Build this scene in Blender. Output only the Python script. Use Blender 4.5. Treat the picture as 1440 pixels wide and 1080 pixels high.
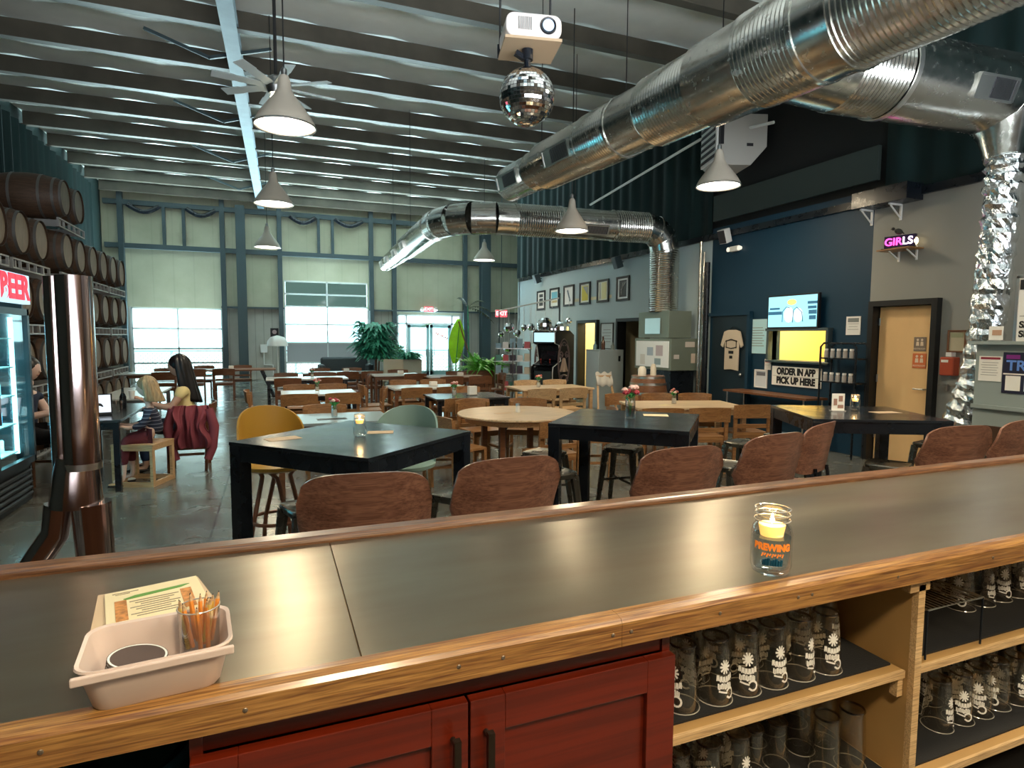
import bpy, bmesh, math, random
from math import sin, cos, pi, radians as R
from mathutils import Vector, Matrix, Euler
random.seed(7)
C = bpy.context.scene.collection
for o in list(bpy.data.objects): bpy.data.objects.remove(o)

# ---------------------------------------------------------------- camera, world, exposure
FPX, YAW, PITCH, ROLL, EYE = 846.85, R(21.687), R(4.45), R(0.317), 1.62
_f = Vector((sin(YAW)*cos(PITCH), cos(YAW)*cos(PITCH), -sin(PITCH)))
_r0 = Vector((cos(YAW), -sin(YAW), 0)); _u0 = _r0.cross(_f)
_r = cos(ROLL)*_r0 + sin(ROLL)*_u0; _u = -sin(ROLL)*_r0 + cos(ROLL)*_u0
cam_data = bpy.data.cameras.new('camera'); cam = bpy.data.objects.new('camera', cam_data); C.objects.link(cam)
cam.matrix_world = Matrix(((_r.x,_u.x,-_f.x,0),(_r.y,_u.y,-_f.y,0),(_r.z,_u.z,-_f.z,EYE),(0,0,0,1)))
cam_data.sensor_width = 36; cam_data.lens = FPX*36/1440; cam_data.clip_start = .05; cam_data.clip_end = 300
bpy.context.scene.camera = cam
def _ray(x, y): return _f*FPX + _r*(x-720) + _u*(540-y)
def PZ(x, y, z=0.0): r = _ray(x, y); return Vector((0,0,EYE)) + r*((z-EYE)/r.z)   # where a measured point of the photo lies on a level plane
def PX(x, y, X): r = _ray(x, y); return Vector((0,0,EYE)) + r*(X/r.x)               # ... on a wall along the room
def PY(x, y, Y): r = _ray(x, y); return Vector((0,0,EYE)) + r*(Y/r.y)               # ... on a wall across the room

sc = bpy.context.scene
sc.view_settings.view_transform = 'Standard'; sc.view_settings.look = 'None'
sc.view_settings.gamma = 1; sc.view_settings.exposure = 0.5
try: sc.view_settings.use_curve_mapping = False
except Exception: pass
w = bpy.data.worlds.new('world'); sc.world = w; w.use_nodes = True
nt = w.node_tree; bg = nt.nodes['Background']
tc = nt.nodes.new('ShaderNodeTexCoord'); sx = nt.nodes.new('ShaderNodeSeparateXYZ'); cr = nt.nodes.new('ShaderNodeValToRGB')
nt.links.new(tc.outputs['Generated'], sx.inputs[0]); nt.links.new(sx.outputs['Z'], cr.inputs[0]); nt.links.new(cr.outputs[0], bg.inputs[0])
cr.color_ramp.elements[0].position = 0.0; cr.color_ramp.elements[0].color = (.62,.95,1,1)
cr.color_ramp.elements[1].position = .25; cr.color_ramp.elements[1].color = (.82,.98,1,1)
bg.inputs[1].default_value = 3.0

def area(name, loc, rot, sx_, sy_, power, col, spread=180):
    l = bpy.data.lights.new(name, 'AREA'); l.shape = 'RECTANGLE'; l.size = sx_; l.size_y = sy_; l.energy = power; l.color = col; l.spread = R(spread)
    o = bpy.data.objects.new(name, l); o.location = loc; o.rotation_euler = rot; C.objects.link(o); return o
YF = 24.0      # far wall
XR = 7.5       # right-hand office wall
# daylight entering at the three glazed openings of the far wall then an added unseen fill behind the bar
DAY = (.72,.95,1.0)
area('daylight_garage_window', (-3.0,YF+.35,1.4), (R(-150),0,0), 2.7,2.2, 760, DAY, 104)
area('daylight_garage_door', (2.0,YF+.35,2.0), (R(-150),0,0), 3.0,3.0, 980, DAY, 104)
area('daylight_entrance', (5.9,YF+.35,1.3), (R(-150),0,0), 2.6,2.2, 760, DAY, 104)

area('ceiling_fill_behind_bar', (2.5,-2.45,2.4), (R(140),0,0), 9,3.6, 900, (.88,.95,1.0), 115)  # added area light that brightens the ceiling; no door stands here

# ---------------------------------------------------------------- materials
def mat(name, col, rough=.5, metal=0, noise=0, nscale=8, bump=0, bscale=40, stretch=(1,1,1), emit=None, estr=1, coat=0, trans=0, ior=1.45, col2=None, spec=None, rvar=0):
    m = bpy.data.materials.new(name); m.use_nodes = True; n = m.node_tree; b = n.nodes['Principled BSDF']
    b.inputs['Base Color'].default_value = (*col,1); b.inputs['Roughness'].default_value = rough; b.inputs['Metallic'].default_value = metal
    b.inputs['IOR'].default_value = ior
    if spec is not None: b.inputs['Specular IOR Level'].default_value = spec
    if coat: b.inputs['Coat Weight'].default_value = coat; b.inputs['Coat Roughness'].default_value = .12
    if trans: b.inputs['Transmission Weight'].default_value = trans
    if emit: b.inputs['Emission Color'].default_value = (*emit,1); b.inputs['Emission Strength'].default_value = estr
    if noise or bump or rvar:
        t = n.nodes.new('ShaderNodeTexCoord'); mp = n.nodes.new('ShaderNodeMapping'); mp.inputs['Scale'].default_value = stretch
        n.links.new(t.outputs['Object'], mp.inputs[0])
    if noise or rvar:
        nz = n.nodes.new('ShaderNodeTexNoise'); nz.inputs['Scale'].default_value = nscale; nz.inputs['Detail'].default_value = 6
        n.links.new(mp.outputs[0], nz.inputs[0])
    if noise:
        mx = n.nodes.new('ShaderNodeMix'); mx.data_type = 'RGBA'
        c2 = col2 or tuple(max(0,c*(1-noise)) for c in col)
        mx.inputs[6].default_value = (*col,1); mx.inputs[7].default_value = (*c2,1)
        rp = n.nodes.new('ShaderNodeValToRGB'); rp.color_ramp.elements[0].position = .35; rp.color_ramp.elements[1].position = .65
        n.links.new(nz.outputs[0], rp.inputs[0]); n.links.new(rp.outputs[0], mx.inputs[0]); n.links.new(mx.outputs[2], b.inputs['Base Color'])
    if rvar:
        mr = n.nodes.new('ShaderNodeMapRange'); mr.inputs[3].default_value = max(0,rough-rvar); mr.inputs[4].default_value = rough+rvar
        mr.inputs[1].default_value = .3; mr.inputs[2].default_value = .7
        n.links.new(nz.outputs[0], mr.inputs[0]); n.links.new(mr.outputs[0], b.inputs['Roughness'])
    if bump:
        n2 = n.nodes.new('ShaderNodeTexNoise'); n2.inputs['Scale'].default_value = bscale; n2.inputs['Detail'].default_value = 4
        bp = n.nodes.new('ShaderNodeBump'); bp.inputs['Strength'].default_value = bump; bp.inputs['Distance'].default_value = .01
        n.links.new(mp.outputs[0], n2.inputs[0]); n.links.new(n2.outputs[0], bp.inputs['Height']); n.links.new(bp.outputs[0], b.inputs['Normal'])
    return m
def wood(name, c1, c2, axis=0, scale=1.0, rough=.4, coat=.0, contrast=.25, ring=9):
    m = bpy.data.materials.new(name); m.use_nodes = True; n = m.node_tree; b = n.nodes['Principled BSDF']
    t = n.nodes.new('ShaderNodeTexCoord'); mp = n.nodes.new('ShaderNodeMapping')
    s = [ring*scale]*3; s[axis] = .7*scale; mp.inputs['Scale'].default_value = s
    n.links.new(t.outputs['Object'], mp.inputs[0])
    nz = n.nodes.new('ShaderNodeTexNoise'); nz.inputs['Scale'].default_value = 2.2; nz.inputs['Detail'].default_value = 8; nz.inputs['Distortion'].default_value = 1.6
    n.links.new(mp.outputs[0], nz.inputs[0])
    rp = n.nodes.new('ShaderNodeValToRGB'); rp.color_ramp.elements[0].position = .5-contrast; rp.color_ramp.elements[1].position = .5+contrast
    rp.color_ramp.elements[0].color = (*c2,1); rp.color_ramp.elements[1].color = (*c1,1)
    n.links.new(nz.outputs[0], rp.inputs[0])
    s2 = [60*scale]*3; s2[axis] = 2*scale
    mp2 = n.nodes.new('ShaderNodeMapping'); mp2.inputs['Scale'].default_value = s2; n.links.new(t.outputs['Object'], mp2.inputs[0])
    n2 = n.nodes.new('ShaderNodeTexNoise'); n2.inputs['Scale'].default_value = 3; n2.inputs['Detail'].default_value = 3; n.links.new(mp2.outputs[0], n2.inputs[0])
    mx = n.nodes.new('ShaderNodeMix'); mx.data_type = 'RGBA'; mx.blend_type = 'MULTIPLY'; mx.inputs[0].default_value = .55
    r2 = n.nodes.new('ShaderNodeValToRGB'); r2.color_ramp.elements[0].position = .38; r2.color_ramp.elements[0].color = (.35,.3,.25,1); r2.color_ramp.elements[1].position = .56
    n.links.new(n2.outputs[0], r2.inputs[0]); n.links.new(rp.outputs[0], mx.inputs[6]); n.links.new(r2.outputs[0], mx.inputs[7]); n.links.new(mx.outputs[2], b.inputs['Base Color'])
    b.inputs['Roughness'].default_value = rough
    if coat: b.inputs['Coat Weight'].default_value = coat; b.inputs['Coat Roughness'].default_value = .15
    return m
def thin_glass(name, tint=(1,1,1), rough=.02, op=.12):
    m = bpy.data.materials.new(name); m.use_nodes = True; n = m.node_tree; n.nodes.clear()
    out = n.nodes.new('ShaderNodeOutputMaterial'); tr = n.nodes.new('ShaderNodeBsdfTransparent'); gl = n.nodes.new('ShaderNodeBsdfGlossy'); mx = n.nodes.new('ShaderNodeMixShader')
    tr.inputs[0].default_value = (*tint,1); gl.inputs['Roughness'].default_value = rough
    lw = n.nodes.new('ShaderNodeLayerWeight'); lw.inputs[0].default_value = .35
    mr = n.nodes.new('ShaderNodeMapRange'); mr.inputs[3].default_value = op*.4; mr.inputs[4].default_value = min(1,op*5)
    n.links.new(lw.outputs['Facing'], mr.inputs[0]); n.links.new(mr.outputs[0], mx.inputs[0])
    n.links.new(tr.outputs[0], mx.inputs[1]); n.links.new(gl.outputs[0], mx.inputs[2]); n.links.new(mx.outputs[0], out.inputs[0])
    return m
def emis(name, col, s):
    return mat(name, (.02,.02,.02), .5, emit=col, estr=s)

M = {}
def mk():
    M['black'] = mat('black_paint', (.006,.009,.014), .3, rvar=.08)
    M['tabletop'] = mat('black_table_laminate', (.012,.016,.022), .2, rvar=.06, nscale=5)
    M['oak'] = wood('honey_oak', (.40,.20,.075), (.26,.115,.038), 0, 1, .42)
    M['oak_dark'] = wood('brown_oak', (.23,.095,.04), (.13,.05,.02), 0, 1, .42)
    M['light_oak'] = wood('pale_birch', (.62,.42,.23), (.52,.33,.17), 0, 1, .45, contrast=.35)
    M['walnut'] = wood('walnut_veneer', (.33,.165,.11), (.15,.066,.045), 0, 1.1, .3, coat=.4, ring=14)
    M['rail'] = wood('bar_rail_oak', (.46,.235,.065), (.17,.06,.016), 0, 2.2, .34, coat=.4, contrast=.16, ring=22)
    M['rail_dark'] = wood('bar_back_rail_oak', (.27,.125,.05), (.09,.035,.014), 0, 2.2, .34, coat=.4, contrast=.18, ring=22)
    M['cherry'] = wood('cherry_cabinet', (.165,.015,.002), (.12,.009,.0015), 0, .35, .38, coat=.2, contrast=.5, ring=3)
    M['ply'] = mat('birch_plywood', (.46,.27,.095), .5, noise=.15, nscale=3)
    M['ply_edge'] = wood('plywood_edge', (.75,.52,.27), (.55,.34,.15), 0, 2, .5)
    M['rubber'] = mat('black_rubber_mat', (.012,.012,.012), .75, bump=.2, bscale=200)
    M['steel_dark'] = mat('dark_painted_steel', (.05,.075,.085), .45)
    M['steel_blue'] = mat('blue_grey_painted_steel', (.20,.30,.37), .45, noise=.2, nscale=3)
    M['white'] = mat('white_paint', (.78,.78,.76), .4)
    M['cream'] = mat('cream_plastic', (.62,.49,.42), .4)
    M['paper'] = mat('white_paper', (.80,.79,.74), .6)
    M['glass'] = thin_glass('clear_glass')
    M['glass_dark'] = thin_glass('pint_glass', (.97,.95,.91), .03, .09)
    M['duct'] = mat('galvanised_steel', (.62,.62,.58), .22, metal=1, rvar=.07, nscale=14, bump=.03, bscale=12)
    M['chrome'] = mat('mirror_chrome', (.85,.85,.85), .06, metal=1)
    M['metal_dull'] = mat('dull_screw_metal',(.25,.2,.15),.45,metal=.8)
    M['metal'] = mat('brushed_metal', (.5,.5,.5), .3, metal=1)
    M['grill'] = mat('vent_grille', (.035,.035,.04), .5)
    M['leaf'] = mat('green_leaf', (.05,.32,.08), .45, noise=.5, nscale=9)
    M['leaf_b'] = mat('bright_fern_leaf', (.13,.55,.05), .45, noise=.5, nscale=9)
    M['leaf_t'] = mat('teal_green_leaf', (.03,.26,.16), .45, noise=.5, nscale=9)
    M['red'] = mat('red_plastic', (.5,.05,.03), .4)
    M['skin'] = mat('skin', (.55,.33,.24), .5)
    M['skin2'] = mat('pale_skin', (.72,.5,.42), .5)
    M['flame'] = emis('candle_flame', (1,.75,.35), 14)
    M['wax'] = mat('candle_wax', (.95,.75,.3), .4, emit=(1,.55,.12), estr=.8)
    M['ink'] = mat('black_ink', (.01,.01,.012), .5)
mk()

# ---------------------------------------------------------------- mesh helpers
class MB:
    def __init__(s): s.v = []; s.f = []; s.m = []; s.mats = []; s.cur = 0; s.T = Matrix()
    def use(s, m):
        if m not in s.mats: s.mats.append(m)
        s.cur = s.mats.index(m); return s
    def add(s, vs, fs):
        k = len(s.v); s.v += [tuple(s.T @ Vector(v)) for v in vs]; s.f += [tuple(i+k for i in f) for f in fs]; s.m += [s.cur]*len(fs); return s
    def box(s, c, d, rot=None, taper=1.0, shift=(0,0)):
        hx,hy,hz = d[0]/2,d[1]/2,d[2]/2
        vs = [Vector((x*hx*(taper if z<0 else 1)+(shift[0] if z<0 else 0), y*hy*(taper if z<0 else 1)+(shift[1] if z<0 else 0), z*hz)) for z in (-1,1) for y in (-1,1) for x in (-1,1)]
        if rot is not None:
            Rm = Euler(rot).to_matrix(); vs = [Rm @ v for v in vs]
        vs = [v+Vector(c) for v in vs]
        return s.add(vs, [(0,2,3,1),(4,5,7,6),(0,1,5,4),(2,6,7,3),(0,4,6,2),(1,3,7,5)])
    def bar(s, a, b, w, h=None, up=(0,0,1)):
        a = Vector(a); b = Vector(b); h = h or w; d = (b-a).normalized(); u = Vector(up)
        if abs(d.dot(u)) > .97: u = Vector((1,0,0))
        x = d.cross(u).normalized(); y = x.cross(d)
        vs = [p + x*(sx*w/2) + y*(sy*h/2) for p in (a,b) for sy in (-1,1) for sx in (-1,1)]
        return s.add(vs, [(0,2,3,1),(4,5,7,6),(0,1,5,4),(2,6,7,3),(0,4,6,2),(1,3,7,5)])
    def tube(s, pts, r, n=10, caps=True, closed=False):
        pts = [Vector(p) for p in pts]; L = len(pts); rr = r if isinstance(r,(list,tuple)) else [r]*L
        vs = []; px = None
        for i,p in enumerate(pts):
            if closed: d = pts[(i+1)%L]-pts[i-1]
            else: d = (pts[min(i+1,L-1)]-pts[max(i-1,0)])
            d.normalize()
            if px is None:
                u = Vector((0,0,1)) if abs(d.z)<.95 else Vector((1,0,0)); px = d.cross(u).normalized()
            else: px = (px - d*px.dot(d)).normalized()
            y = px.cross(d)
            vs += [p + (px*cos(2*pi*k/n) + y*sin(2*pi*k/n))*rr[i] for k in range(n)]
        fs = []
        for i in range(L if closed else L-1):
            j = (i+1)%L
            fs += [(i*n+k, i*n+(k+1)%n, j*n+(k+1)%n, j*n+k) for k in range(n)]
        if caps and not closed: fs += [tuple(range(n))[::-1], tuple((L-1)*n+k for k in range(n))]
        return s.add(vs, fs)
    def lathe(s, prof, n=24, c=(0,0,0), axis=None, cap0=False, cap1=False):
        vs = []; fs = []; A = Matrix() if axis is None else Vector(axis).to_track_quat('Z','Y').to_matrix().to_4x4()
        for r,z in prof: vs += [(A @ Vector((r*cos(2*pi*k/n), r*sin(2*pi*k/n), z))) + Vector(c) for k in range(n)]
        for i in range(len(prof)-1): fs += [(i*n+k, i*n+(k+1)%n, (i+1)*n+(k+1)%n, (i+1)*n+k) for k in range(n)]
        if cap0: fs.append(tuple(range(n))[::-1])
        if cap1: fs.append(tuple((len(prof)-1)*n+k for k in range(n)))
        return s.add(vs, fs)
    def cyl(s, a, b, r, n=16, r2=None): return s.tube([a,b], [r, r if r2 is None else r2], n)
    def ball(s, c, r, n=16, sc=(1,1,1)):
        m = n//2; vs = []; fs = []
        for i in range(m+1):
            t = pi*i/m
            vs += [(c[0]+r*sc[0]*sin(t)*cos(2*pi*k/n), c[1]+r*sc[1]*sin(t)*sin(2*pi*k/n), c[2]+r*sc[2]*cos(t)) for k in range(n)]
        for i in range(m): fs += [(i*n+k, (i+1)*n+k, (i+1)*n+(k+1)%n, i*n+(k+1)%n) for k in range(n)]
        return s.add(vs, fs)
    def prism(s, poly, z0, z1, plane='xy'):
        f = {'xy':lambda a,b,z:(a,b,z), 'xz':lambda a,b,z:(a,z,b), 'yz':lambda a,b,z:(z,a,b)}[plane]
        n = len(poly); vs = [f(a,b,z0) for a,b in poly] + [f(a,b,z1) for a,b in poly]
        return s.add(vs, [tuple(range(n))[::-1], tuple(range(n,2*n))] + [(k,(k+1)%n,n+(k+1)%n,n+k) for k in range(n)])
    def grid(s, fn, nu, nv):
        vs = [fn(i/nu, j/nv) for j in range(nv+1) for i in range(nu+1)]
        return s.add(vs, [(j*(nu+1)+i, j*(nu+1)+i+1, (j+1)*(nu+1)+i+1, (j+1)*(nu+1)+i) for j in range(nv) for i in range(nu)])
    def shell(s, fn, nu, nv, th):      # curved panel of real thickness; fn gives point and normal offset direction
        a = [[Vector(fn(i/nu,j/nv)[0]) for i in range(nu+1)] for j in range(nv+1)]
        d = [[Vector(fn(i/nu,j/nv)[1]) for i in range(nu+1)] for j in range(nv+1)]
        W = nu+1; N = W*(nv+1); vs = [p for r in a for p in r] + [a[j][i]+d[j][i]*th for j in range(nv+1) for i in range(W)]
        fs = []
        for j in range(nv):
            for i in range(nu):
                q = (j*W+i, j*W+i+1, (j+1)*W+i+1, (j+1)*W+i); fs.append(q); fs.append(tuple(N+k for k in q[::-1]))
        B = [i for i in range(W)] + [j*W+nu for j in range(1,nv+1)] + [nv*W+i for i in range(nu-1,-1,-1)] + [j*W for j in range(nv-1,0,-1)]
        for k in range(len(B)):
            p,q = B[k],B[(k+1)%len(B)]; fs.append((q,p,N+p,N+q))
        return s.add(vs, fs)
    def build(s, name, m=None, parent=None, smooth=False, bevel=0, loc=(0,0,0), seg=2, autos=True):
        me = bpy.data.meshes.new(name); me.from_pydata(s.v, [], s.f)
        if m is not None and not s.mats: s.mats = [m]
        for x in s.mats: me.materials.append(x)
        for i,p in enumerate(me.polygons): p.material_index = s.m[i] if len(s.mats)>1 else 0
        bm = bmesh.new(); bm.from_mesh(me); bmesh.ops.recalc_face_normals(bm, faces=bm.faces); bm.to_mesh(me); bm.free()
        if smooth:
            for p in me.polygons: p.use_smooth = True
            try: me.set_sharp_from_angle(angle=R(38))
            except Exception: pass
        me.update()
        o = bpy.data.objects.new(name, me); C.objects.link(o); o.location = loc
        if parent is not None: o.parent = parent
        if bevel:
            b = o.modifiers.new('bevel', 'BEVEL'); b.width = bevel; b.segments = seg; b.limit_method = 'ANGLE'; b.angle_limit = R(40)
        return o
def tag(o, label=None, cat=None, group=None, kind=None):
    if label: o['label'] = label
    if cat: o['category'] = cat
    if group: o['group'] = group
    if kind: o['kind'] = kind
    return o
def thing(name, label, cat, loc=(0,0,0), rz=0, group=None):
    o = bpy.data.objects.new(name, None); C.objects.link(o); o.location = loc; o.rotation_euler = (0,0,rz); o.empty_display_size = .1
    return tag(o, label, cat, group)
KIDS = {}
def copy_tree(o, label=None, loc=None, rz=None, parent=None, group=None):
    c = o.copy(); C.objects.link(c); c.parent = parent
    if loc is not None: c.location = loc
    if rz is not None: c.rotation_euler = (0,0,rz)
    if label: c['label'] = label
    if group: c['group'] = group
    for ch in KIDS.get(o.name, None) or [x for x in bpy.data.objects if x.parent == o]: copy_tree(ch, parent=c)
    return c
def struct(o, name=None): o['kind'] = 'structure'; return o
def text(s, size, m, parent, loc=(0,0,0), rot=(0,0,0), name='lettering', th=.002, align='CENTER', bold=0, sx=1.0, flip=False):
    cu = bpy.data.curves.new(name, 'FONT'); cu.body = s; cu.size = size; cu.align_x = align; cu.align_y = 'CENTER'; cu.extrude = th/2; cu.offset = bold
    t = bpy.data.objects.new(name, cu); C.objects.link(t); bpy.context.view_layer.update()
    me = bpy.data.meshes.new_from_object(t.evaluated_get(bpy.context.evaluated_depsgraph_get())); bpy.data.objects.remove(t)
    me.materials.clear(); me.materials.append(m)
    for v in me.vertices: v.co.x *= sx
    o = bpy.data.objects.new(name, me); C.objects.link(o); o.parent = parent; o.location = loc; o.rotation_euler = rot
    return o
FRONT = (R(90),0,0)      # lettering that stands on a face looking along local -Y
def at(v, z=None): return (v.x, v.y, v.z if z is None else z)
# ================================================================ THE HALL
def floor_mat():
    m = bpy.data.materials.new('polished_concrete'); m.use_nodes = True; n = m.node_tree; b = n.nodes['Principled BSDF']
    t = n.nodes.new('ShaderNodeTexCoord'); nz = n.nodes.new('ShaderNodeTexNoise'); nz.inputs['Scale'].default_value = .55; nz.inputs['Detail'].default_value = 9; nz.inputs['Roughness'].default_value = .62
    n.links.new(t.outputs['Object'], nz.inputs[0])
    rp = n.nodes.new('ShaderNodeValToRGB'); e = rp.color_ramp.elements
    e[0].position = .32; e[0].color = (.06,.064,.052,1); e[1].position = .68; e[1].color = (.175,.18,.165,1)
    n.links.new(nz.outputs[0], rp.inputs[0])
    sx = n.nodes.new('ShaderNodeSeparateXYZ'); n.links.new(t.outputs['Object'], sx.inputs[0])
    def joint(out, off, period):
        a = n.nodes.new('ShaderNodeMath'); a.operation = 'SUBTRACT'; a.inputs[1].default_value = off; n.links.new(out, a.inputs[0])
        q = n.nodes.new('ShaderNodeMath'); q.operation = 'PINGPONG'; q.inputs[1].default_value = period/2; n.links.new(a.outputs[0], q.inputs[0])
        l = n.nodes.new('ShaderNodeMath'); l.operation = 'LESS_THAN'; l.inputs[1].default_value = .009; n.links.new(q.outputs[0], l.inputs[0]); return l
    j1 = joint(sx.outputs['X'], -.5, 4.0); j2 = joint(sx.outputs['Y'], 6.55, 4.0)
    mx = n.nodes.new('ShaderNodeMath'); mx.operation = 'MAXIMUM'; n.links.new(j1.outputs[0], mx.inputs[0]); n.links.new(j2.outputs[0], mx.inputs[1])
    c = n.nodes.new('ShaderNodeMix'); c.data_type = 'RGBA'; c.inputs[7].default_value = (.012,.013,.013,1)
    n.links.new(mx.outputs[0], c.inputs[0]); n.links.new(rp.outputs[0], c.inputs[6]); n.links.new(c.outputs[2], b.inputs['Base Color'])
    n2 = n.nodes.new('ShaderNodeTexNoise'); n2.inputs['Scale'].default_value = 2.5; n2.inputs['Detail'].default_value = 5; n.links.new(t.outputs['Object'], n2.inputs[0])
    mr = n.nodes.new('ShaderNodeMapRange'); mr.inputs[1].default_value = .3; mr.inputs[2].default_value = .7; mr.inputs[3].default_value = .16; mr.inputs[4].default_value = .32
    n.links.new(n2.outputs[0], mr.inputs[0]); n.links.new(mr.outputs[0], b.inputs['Roughness'])
    b.inputs['Coat Weight'].default_value = .25; b.inputs['Coat Roughness'].default_value = .12
    return m
struct(MB().box((2.5,10.5,-.05),(17,27.2,.1)).build('floor', floor_mat()))
struct(MB().box((2.5,44,-.12),(90,39.5,.1)).build('outdoor_ground', mat('pale_outdoor_paving', (.62,.66,.66), .8)))

# far wall of painted metal panels, pieces left around the three openings
def ribbed(name, col, scale, dark=.82, rough=.5):
    m = bpy.data.materials.new(name); m.use_nodes = True; n = m.node_tree; b = n.nodes['Principled BSDF']; b.inputs['Roughness'].default_value = rough
    t = n.nodes.new('ShaderNodeTexCoord'); wv = n.nodes.new('ShaderNodeTexWave'); wv.wave_type = 'BANDS'; wv.bands_direction = 'X'; wv.wave_profile = 'SAW'; wv.inputs['Scale'].default_value = scale; wv.inputs['Distortion'].default_value = 0
    n.links.new(t.outputs['Object'], wv.inputs[0])
    rp = n.nodes.new('ShaderNodeValToRGB'); rp.color_ramp.elements[0].position = .0; rp.color_ramp.elements[0].color = (*[c*dark for c in col],1); rp.color_ramp.elements[1].position = .1; rp.color_ramp.elements[1].color = (*col,1)
    nz = n.nodes.new('ShaderNodeTexNoise'); nz.inputs['Scale'].default_value = 1.1; nz.inputs['Detail'].default_value = 5; n.links.new(t.outputs['Object'], nz.inputs[0])
    r2 = n.nodes.new('ShaderNodeValToRGB'); r2.color_ramp.elements[0].position = .3; r2.color_ramp.elements[0].color = (.72,.72,.66,1); r2.color_ramp.elements[1].position = .7
    mx = n.nodes.new('ShaderNodeMix'); mx.data_type = 'RGBA'; mx.blend_type = 'MULTIPLY'; mx.inputs[0].default_value = .7
    n.links.new(wv.outputs['Fac'], rp.inputs[0]); n.links.new(rp.outputs[0], mx.inputs[6]); n.links.new(nz.outputs[0], r2.inputs[0]); n.links.new(r2.outputs[0], mx.inputs[7]); n.links.new(mx.outputs[2], b.inputs['Base Color'])
    bp = n.nodes.new('ShaderNodeBump'); bp.inputs['Strength'].default_value = .5; bp.inputs['Distance'].default_value = .02; n.links.new(wv.outputs['Fac'], bp.inputs['Height']); n.links.new(bp.outputs[0], b.inputs['Normal'])
    return m
M['panel'] = ribbed('beige_insulated_wall', (.52,.51,.38), .5, .9)
M['wains'] = ribbed('white_ribbed_metal_wall', (.50,.48,.44), 1.1, .5)
O1 = (-4.45,-1.65,0,2.58); O2 = (.45,3.5,0,3.68); O3 = (4.62,7.25,0,2.5)
def wall_piece(mb, x0, x1, z0, z1, th=.2): mb.box(((x0+x1)/2, YF+.1, (z0+z1)/2), (x1-x0, th, z1-z0))
w = MB()
w.use(M['panel'])
xs = [(-5.2,-4.45,2.6),(-4.45,-1.65,2.58),(-1.65,.45,2.6),(.45,3.5,3.68),(3.5,4.62,2.6),(4.62,7.25,2.5),(7.25,11,2.6)]
for x0,x1,z0 in xs: wall_piece(w, x0, x1, z0, 7.2)
w.use(M['wains'])
for x0,x1 in ((-5.2,-4.45),(-1.65,.45),(3.5,4.62),(7.25,11)): wall_piece(w, x0, x1, 0, 2.6, .14)
struct(w.build('wall_far'))
# girts and door jambs on the far wall
g = MB()
for z,x0,x1 in ((4.62,-5.1,11),(6.05,-5.1,11),(2.63,3.5,11),(2.63,-1.65,.45)): g.box(((x0+x1)/2, YF-.1, z), (x1-x0, .18, .16 if z>3 else .06))
for x in (-4.62,-1.55,.33,3.62,4.5,7.4): g.box((x, YF-.11, 3.2), (.16,.2,6.4))
for x in (-3.35,-2.75,1.7,2.2): g.box((x, YF-.1, 5.33), (.1,.14,1.4))
struct(g.build('trim_1', M['steel_dark']))
s_ = MB()
for x0,x1 in ((-4.4,-3.45),(-2.65,-1.75),(.7,1.6),(2.3,3.3)):
    s_.tube([(x0+(x1-x0)*t/8, YF-.2, 5.98-.22*sin(pi*t/8)) for t in range(9)], .075, 8)
struct(s_.build('trim_2', M['black'], smooth=True))

def glazing(name, op, cols, rows, solid=(), shaded=(), tint=(.93,1,1), bar=.05, fm=None):
    x0,x1,z0,z1 = op; fm = fm or M['alu']
    fr = MB()
    for i in range(cols+1): fr.box((x0+(x1-x0)*i/cols, YF+.06, (z0+z1)/2), (bar*(1.6 if i in (0,cols) else 1),.06,z1-z0))
    for z in rows: fr.box(((x0+x1)/2, YF+.06, z), (x1-x0,.06,bar*1.2))
    root = struct(fr.build(name, fm))
    gl = MB(); sd = MB(); sh = MB(); ns = 0
    for i in range(len(rows)-1):
        a,b = rows[i],rows[i+1]
        if i in solid: sd.box(((x0+x1)/2, YF+.06, (a+b)/2), (x1-x0-.1,.03,b-a-.05)); ns += 1
        elif i in shaded: sh.box(((x0+x1)/2, YF+.06, (a+b)/2), (x1-x0-.1,.006,b-a-.05))
        else: gl.box(((x0+x1)/2, YF+.06, (a+b)/2), (x1-x0-.1,.006,b-a-.05))
    gl.build('window_pane', thin_glass(name+'_pane', tint, .03, .08), root)
    if shaded: sh.build('tinted_pane', thin_glass(name+'_tint', (.20,.23,.21), .05, .1), root)
    if ns: sd.build('door_panel', mat(name+'_panel', (.36,.36,.38), .5), root)
    return root
M['alu'] = mat('white_aluminium', (.62,.66,.66), .4)
glazing('window_1', O1, 2, [0,.65,1.15,1.85,2.55])
glazing('window_2', O2, 2, [0,.62,1.36,2.05,2.72,3.18,3.65], solid=(1,), shaded=(4,5))
e = MB()                                            # entrance: transom, two door leaves, side lights
x0,x1,z0,z1 = O3
for x in (x0+.03,5.0,6.88,x1-.03): e.box((x,YF+.06,z1/2),(.07,.1,z1))
for z in (.04,2.13,z1-.03): e.box(((x0+x1)/2,YF+.06,z),(x1-x0,.1,.07))
root = struct(e.build('window_3', M['alu']))
MB().box(((x0+x1)/2,YF+.06,2.3),(x1-x0-.1,.006,.3)).box(((x0+5)/2,YF+.06,1.08),(.28,.006,2)).box(((x1+6.88)/2,YF+.06,1.08),(.28,.006,2)).build('window_pane', thin_glass('entrance_pane',(.93,1,1),.03,.08), root)
M['door_teal'] = mat('grey_green_door_frame', (.22,.36,.36), .4)
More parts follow.
